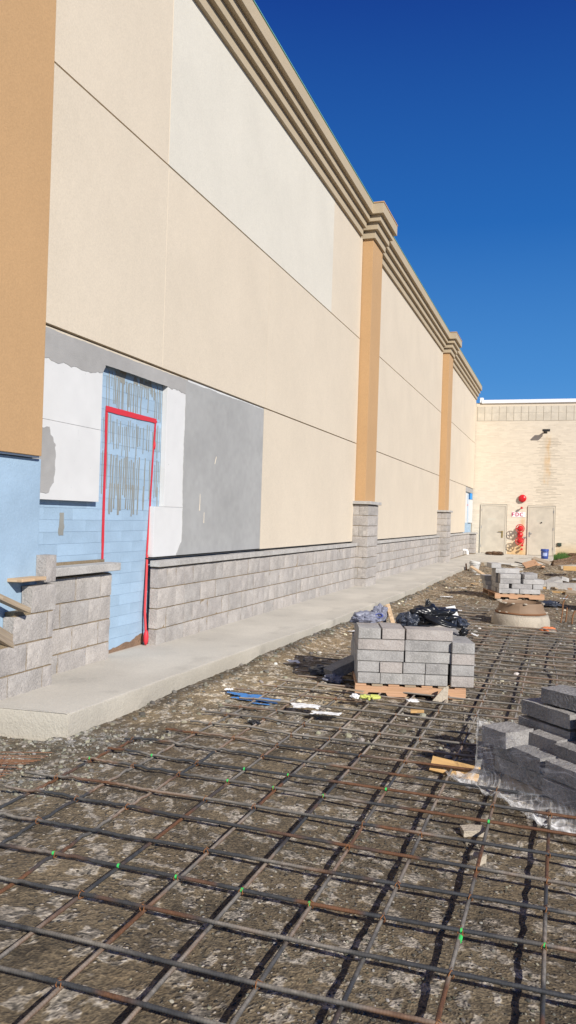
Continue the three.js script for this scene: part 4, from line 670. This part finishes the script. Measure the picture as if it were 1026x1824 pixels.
{ const b = solo('wooden_lath', box(-.20, .20, -.004, .004, -.018, .018, .002), M.woodOld, 'long grey splintered lath lying over the bars beside the glove', 'lath', ground(-1.66, -6.22, .085), -.12); b.rotation.z = -.02; const b2 = solo('wood_offcut', box(-.05, .05, -.01, .01, -.03, .03, .002), M.woodYellow, 'small tan wooden offcut between the bars in front of the pallet', 'offcut', ground(-1.0, -6.0, .04), .2); b2.rotation.z = .08; }
{ const s = new THREE.Shape([new THREE.Vector2(-.07, 0), new THREE.Vector2(.045, -.005), new THREE.Vector2(.045, .125), new THREE.Vector2(.015, .11)]); const g = new THREE.ExtrudeGeometry(s, { depth: .02, bevelEnabled: true, bevelSize: .003, bevelThickness: .003, bevelSegments: 1 }); const m = solo('concrete_shard', muv(g), M.plaster, 'pale triangular concrete shard leaning against the front of the middle pallet', 'shard', [-.885, .045, -6.46], .2); m.rotation.x = -.22; }
{ const q = crumple(.06, .012, .05, 17, 12); solo('paper_sheet', q, M.white, 'small white crumpled paper on the bars right in front of the middle pallet', 'sheet', ground(-1.08, -6.25, .06)); }
const flat = (n, label, cat, x, z, w, d, k, m = M.wd2, up = .012) => solo(n, sheet(w, d, k, .02, 12, 8, .25), m, label, cat, ground(x, z, up), k);
flat('foam_scrap', 'white oval foam scrap on the mud left of the middle stack', 'scrap', -2.47, -7.43, .17, .10, 21, M.white2, .03); flat('foam_scrap', 'small white scrap against the soil bank above the blue sheet', 'scrap', -2.52, -5.96, .06, .06, 22, M.white2, .03); flat('foam_scrap', 'white strip of plastic on the mud beside the walk, left of the lavender bag', 'scrap', -2.45, -9.9, .26, .10, 23, M.white2, .02);
flat('foam_scrap', 'white flattened bottle on the bars right of the middle stack', 'scrap', -.98, -9.9, .24, .07, 24, M.white2, .09); flat('foam_scrap', 'white bag scrap on the mud left of the far stack shadow', 'scrap', -2.05, -15.2, .24, .12, 25, M.white2, .02); flat('foam_scrap', 'white strip on the bars beside the white board', 'scrap', -1.52, -12.6, .20, .12, 26, M.white2, .08);
flat('foam_scrap', 'grey stiff bag scrap on mud near the far shadow', 'scrap', -1.95, -17.0, .22, .14, 27, M.wd2, .05); flat('foam_scrap', 'yellowish scrap on mud beside the far shadow', 'scrap', -1.86, -18.4, .2, .14, 28, dbl(M.woodYellow), .04);
{ // chalky white crumbs spilled over the bars between the two near stacks
  const mk = (n, cx, cz, wx, wz, label) => { const m = new THREE.InstancedMesh(new THREE.IcosahedronGeometry(1, 0).scale(1, .5, .8), M.plaster, n), q = new THREE.Quaternion(), e = new THREE.Euler(), mt = new THREE.Matrix4(); for (let i = 0; i < n; i++) { const gx = (rnd() + rnd() + rnd() - 1.5) / 1.5, gz = (rnd() + rnd() + rnd() - 1.5) / 1.5, x = cx + gx * wx, z = cz + gz * wz, r = .003 + Math.pow(rnd(), 5) * .016; e.set(rr(0, 6), rr(0, 6), rr(0, 6)); q.setFromEuler(e); mt.compose(new THREE.Vector3(x, groundY(x, z) + r * .3, z), q, new THREE.Vector3(r, r, r)); m.setMatrixAt(i, mt); } m.name = numbered('plaster_crumbs'); m.userData.kind = 'stuff'; info(m, label, 'rubble'); m.castShadow = m.receiveShadow = true; scene.add(m); };
  mk(240, -.66, -7.55, .42, .45, 'white plaster crumbs spilled on the earth right of the middle stack'); mk(300, .08, -7.4, .34, .7, 'white plaster crumbs spilled on the earth behind the wrapped stack'); mk(140, -.62, -6.1, .35, .5, 'white plaster crumbs scattered in front of the middle pallet'); mk(80, -.55, -9.3, .5, .6, 'pale crumbs scattered on the bars in front of the round footing');
  mk(60, -.33, -3.72, .12, .22, 'pale lumps of concrete between the near bars');
}
{ const a = roughGeo(.11, .03, .07, 21), b = roughGeo(.05, .04, .05, 22); solo('concrete_lump', a, M.plaster, 'flat pale lump of concrete between the near bars, below the wrapped stack', 'lump', ground(-.36, -3.86, .012), .4); solo('concrete_lump', b, M.plaster, 'small grey lump of concrete beside a near bar', 'lump', ground(-.31, -3.57, .02), 1.1); }
// orange rag, bent rods, dark bag near the footing
{ solo('orange_rag', crumple(.12, .05, .09, 31, 16), M.orangeCloth, 'orange rag heaped at the right foot of the round footing', 'rag', ground(-.16, -11.5, .04)); flat('concrete_flake', 'broken tan flake lying beside the orange rag', 'flake', -.10, -11.25, .2, .1, 33, dbl(M.plaster), .05);
  const rod = (pts, label) => solo('bent_rod', muv(new THREE.TubeGeometry(new THREE.CatmullRomCurve3(pts.map((v) => new THREE.Vector3(...v))), 24, .012, 6)), M.rust, label, 'bent rod', [0, 0, 0], 0); const b = groundY(0, -12.8);
  rod([[.0, b, -12.78], [.02, b + .16, -12.8], [.03, b + .3, -12.82], [.09, b + .42, -12.84]], 'bent steel rod sticking up from the bars right of the round footing, tallest'); rod([[.07, b, -12.9], [.08, b + .1, -12.9], [.085, b + .22, -12.92]], 'short steel rod sticking up beside the tallest bent rod'); rod([[.16, b, -12.7], [.17, b + .12, -12.72], [.2, b + .2, -12.74]], 'short steel rod at the right edge near the round footing');
  solo('dark_plastic_bag', crumple(.24, .07, .16, 35), M.navyBag, 'dark plastic bag in the black shadow right of the far stack', 'plastic bag', ground(-.2, -15.0, .04)); flat('foam_scrap', 'pale crumpled film scrap on top of the bent rods', 'scrap', .05, -12.84, .12, .10, 37, M.white2, .36);
}
// ---------------------------------------------------------------- far end of the yard
{
  const top = [[-2.735, -36.45], [-2.72, -28.9], [-2.2, -28.75], [-1.66, -28.3], [-.40, -29.3], [-.36, -36.45]], s = new THREE.Shape(top.map(([x, z]) => new THREE.Vector2(x, -z))), g = new THREE.ExtrudeGeometry(s, { depth: .16, bevelEnabled: true, bevelSize: .012, bevelThickness: .012, bevelSegments: 2 }); g.rotateX(-Math.PI / 2); g.translate(0, -.09, 0);
  structure('landing', muv(g), M.slab);
  const hole = roughGeo(.5, .10, .12, 41); solo('hole_shade_lump', hole, std({ color: lin(.10, .09, .08), roughness: 1 }), 'dark lump standing in for the shaded hole in the broken front edge of the landing', 'rubble', [-2.15, .0, -28.72], .1);  // dark-coloured lump put in for the shade of a hole in the broken edge
  const bucket = (label, x, y, z, m, r, h, tilt) => { const t = thing('bucket', label, 'bucket', [x, y, z], 0); const g2 = new THREE.LatheGeometry([[0, 0], [r * .86, 0], [r * .97, h * .8], [r * 1.04, h * .8], [r * 1.04, h * .86], [r, h * .88], [r * 1.02, h], [r * .96, h], [r * .8, .02], [0, .02]].map(([a, b]) => new THREE.Vector2(a, b)), 28); part('pail', muv(g2), m, t); part('handle', muv(new THREE.TorusGeometry(r * 1.05, .006, 5, 20, Math.PI).rotateX(1.9).translate(0, h * .82, 0)), M.chrome, t); if (tilt) t.rotation.z = tilt; return t; };
  const bb = bucket('blue plastic bucket standing on the landing in front of the right-hand door', -.68, .09, -33.4, M.bucketBlue, .155, .38, 0); part('printed_label', muv(new THREE.CylinderGeometry(.1515, .147, .13, 12, 1, true, -.5, 1.2).translate(0, .17, 0)), std({ color: lin(.35, .42, .65), side: THREE.DoubleSide }), bb);
  bucket('white plastic bucket standing tilted at the edge of the concrete walk', -2.42, groundY(-2.42, -23.6) + .01, -23.6, M.whiteDirty, .15, .33, -.09);
  const stub = solo('steel_stub', box(-.02, .02, 0, .2, -.02, .02, .003), M.rust, 'short dark steel stub beside the white bucket', 'stub', ground(-2.64, -23.7)); stub.rotation.z = .1;
  solo('dirt_pile', crumple(.42, .12, .3, 51, 20, .3), M.earth, 'small heap of brown dirt on the landing before the left-hand door', 'dirt pile', [-2.75, .13, -34.9]);
  solo('dirt_pile', crumple(.34, .16, .25, 52, 20, .3), M.earth, 'brown clod heap beside the grass under the brick wall', 'dirt pile', [.42, .16, -35.2]);
  const drain = thing('drain_spout', 'white plastic drain elbow coming out of the farthest low block wall', 'pipe', [-3.74, .30, -32.6]); part('elbow', muv(new THREE.TubeGeometry(new THREE.CatmullRomCurve3([[-.05, .02, 0], [.06, .02, 0], [.11, -.02, 0], [.12, -.12, 0]].map((v) => new THREE.Vector3(...v))), 14, .05, 10)), M.white, drain); part('collar', muv(new THREE.CylinderGeometry(.062, .062, .05, 12).translate(.12, -.12, 0)), M.white, drain);
  // grass under the brick wall
  const P = [], N = []; for (let k = 0; k < 2600; k++) { const x = rr(-.34, .28) + (rnd() < .25 ? rr(0, 1.2) : 0), z = -36.42 + Math.pow(rnd(), 1.5) * 2.3, y = groundY(x, z), h = rr(.06, .24) * (.6 + .7 * n2(x * 3, z * 2, 7)), a = rr(0, 6.28), w = .008, l = rr(-.06, .06), m = rr(-.06, .06); P.push(x - Math.cos(a) * w, y, z - Math.sin(a) * w, x + Math.cos(a) * w, y, z + Math.sin(a) * w, x + l, y + h, z + m); }
  const g3 = new THREE.BufferGeometry(); g3.setAttribute('position', new THREE.Float32BufferAttribute(P, 3)); g3.computeVertexNormals(); muv(g3); const gr = solo('grass', g3, std({ color: lin(.07, .15, .025), side: THREE.DoubleSide, roughness: .8 }), 'tuft of green grass at the foot of the brick wall right of the doors', 'grass'); gr.userData.kind = 'stuff';
  // broken slabs, boards and beams on the dug earth
  const junk = (n, geo, m, label, cat, x, z, up, ry, rx = 0, rz = 0) => { const o = solo(n, geo, m, label, cat, ground(x, z, up), ry); o.rotation.set(rx, ry, rz); return o; };
  junk('concrete_beam', roughGeo(1.5, .16, .22, 61), capMat, 'long grey broken concrete beam on the dug earth at the right edge', 'beam', .42, -19.3, .07, .06); junk('concrete_beam', roughGeo(.5, .10, .25, 62), capMat, 'tilted grey slab piece at the left end of the broken beam', 'beam', -.26, -19.9, .09, .5, .2, .25); junk('concrete_beam', roughGeo(.35, .1, .3, 63), capMat, 'small tilted slab lump behind the broken beam', 'beam', -.05, -20.5, .12, 1.1, -.3, .1);
  junk('foam_strip', roughGeo(.9, .05, .08, 64), M.woodYellow, 'yellow strip of foam in front of the broken beam', 'strip', .25, -18.5, .03, -.12); junk('foam_strip', roughGeo(.4, .05, .08, 65), M.woodYellow, 'short yellow strip of foam left of the broken beam', 'strip', -.40, -19.2, .03, .1);
  junk('wooden_board', box(-.5, .5, -.06, .06, -.03, .03, .004), M.woodYellow, 'tan wooden board set on edge in the earth mound at the right', 'board', .52, -22.6, .14, .1); junk('stone_slab', roughGeo(.45, .12, .3, 66), M.plaster, 'pale stone slab lying on top of the earth mound at the right', 'slab', .14, -22.9, .23, .3, 0, .1);
  junk('stone_slab', roughGeo(.40, .05, .32, 67), M.woodWarm, 'tilted pinkish slab below the front of the landing', 'slab', -.93, -25.4, .12, .4, .35, .2); junk('stone_slab', roughGeo(.55, .04, .26, 68), M.woodOld, 'brown board piece tilted in front of the landing', 'slab', -.62, -25.9, .13, -.3, .2, -.2);
  junk('wooden_board', box(-.55, .55, -.015, .015, -.06, .06, .004), M.whiteDirty, 'pale long board lying under the front edge of the landing', 'board', -1.45, -27.1, .06, .05, 0, -.06); junk('wooden_board', box(-.3, .3, -.012, .012, -.06, .06, .004), M.dark, 'dark board lying across the pale one below the landing', 'board', -1.2, -27.0, .12, -.5, 0, -.16); junk('wooden_board', box(-.26, .26, -.012, .012, -.05, .05, .004), M.wood, 'tan board leaning on the back of the far stack', 'board', -1.62, -17.3, .34, -.3, .2, -.45);
  const chunkMats = [[M.plaster, 'pale concrete'], [M.woodOld, 'weathered wood'], [capMat, 'grey concrete'], [M.earth, 'hard brown earth'], [M.woodWarm, 'orange brown']];
  const zsC = []; for (let k = 0; k < 26; k++) zsC.push(-17 - rnd() * 10); zsC.sort((a, b) => b - a);
  zsC.forEach((z, k) => { const m = pick(chunkMats); junk('rubble_chunk', roughGeo(rr(.10, .3), rr(.03, .09), rr(.08, .24), 70 + k), m[0], `broken ${m[1]} chunk on the dug earth, ${ordinal(k)} in line towards the doors`, 'rubble', rr(-2.3, .4), z, .03, rr(0, 3), rr(-.3, .3), rr(-.3, .3)).userData.group = 'rubble chunks on the dug earth'; });
}
renderer.render(scene, camera);
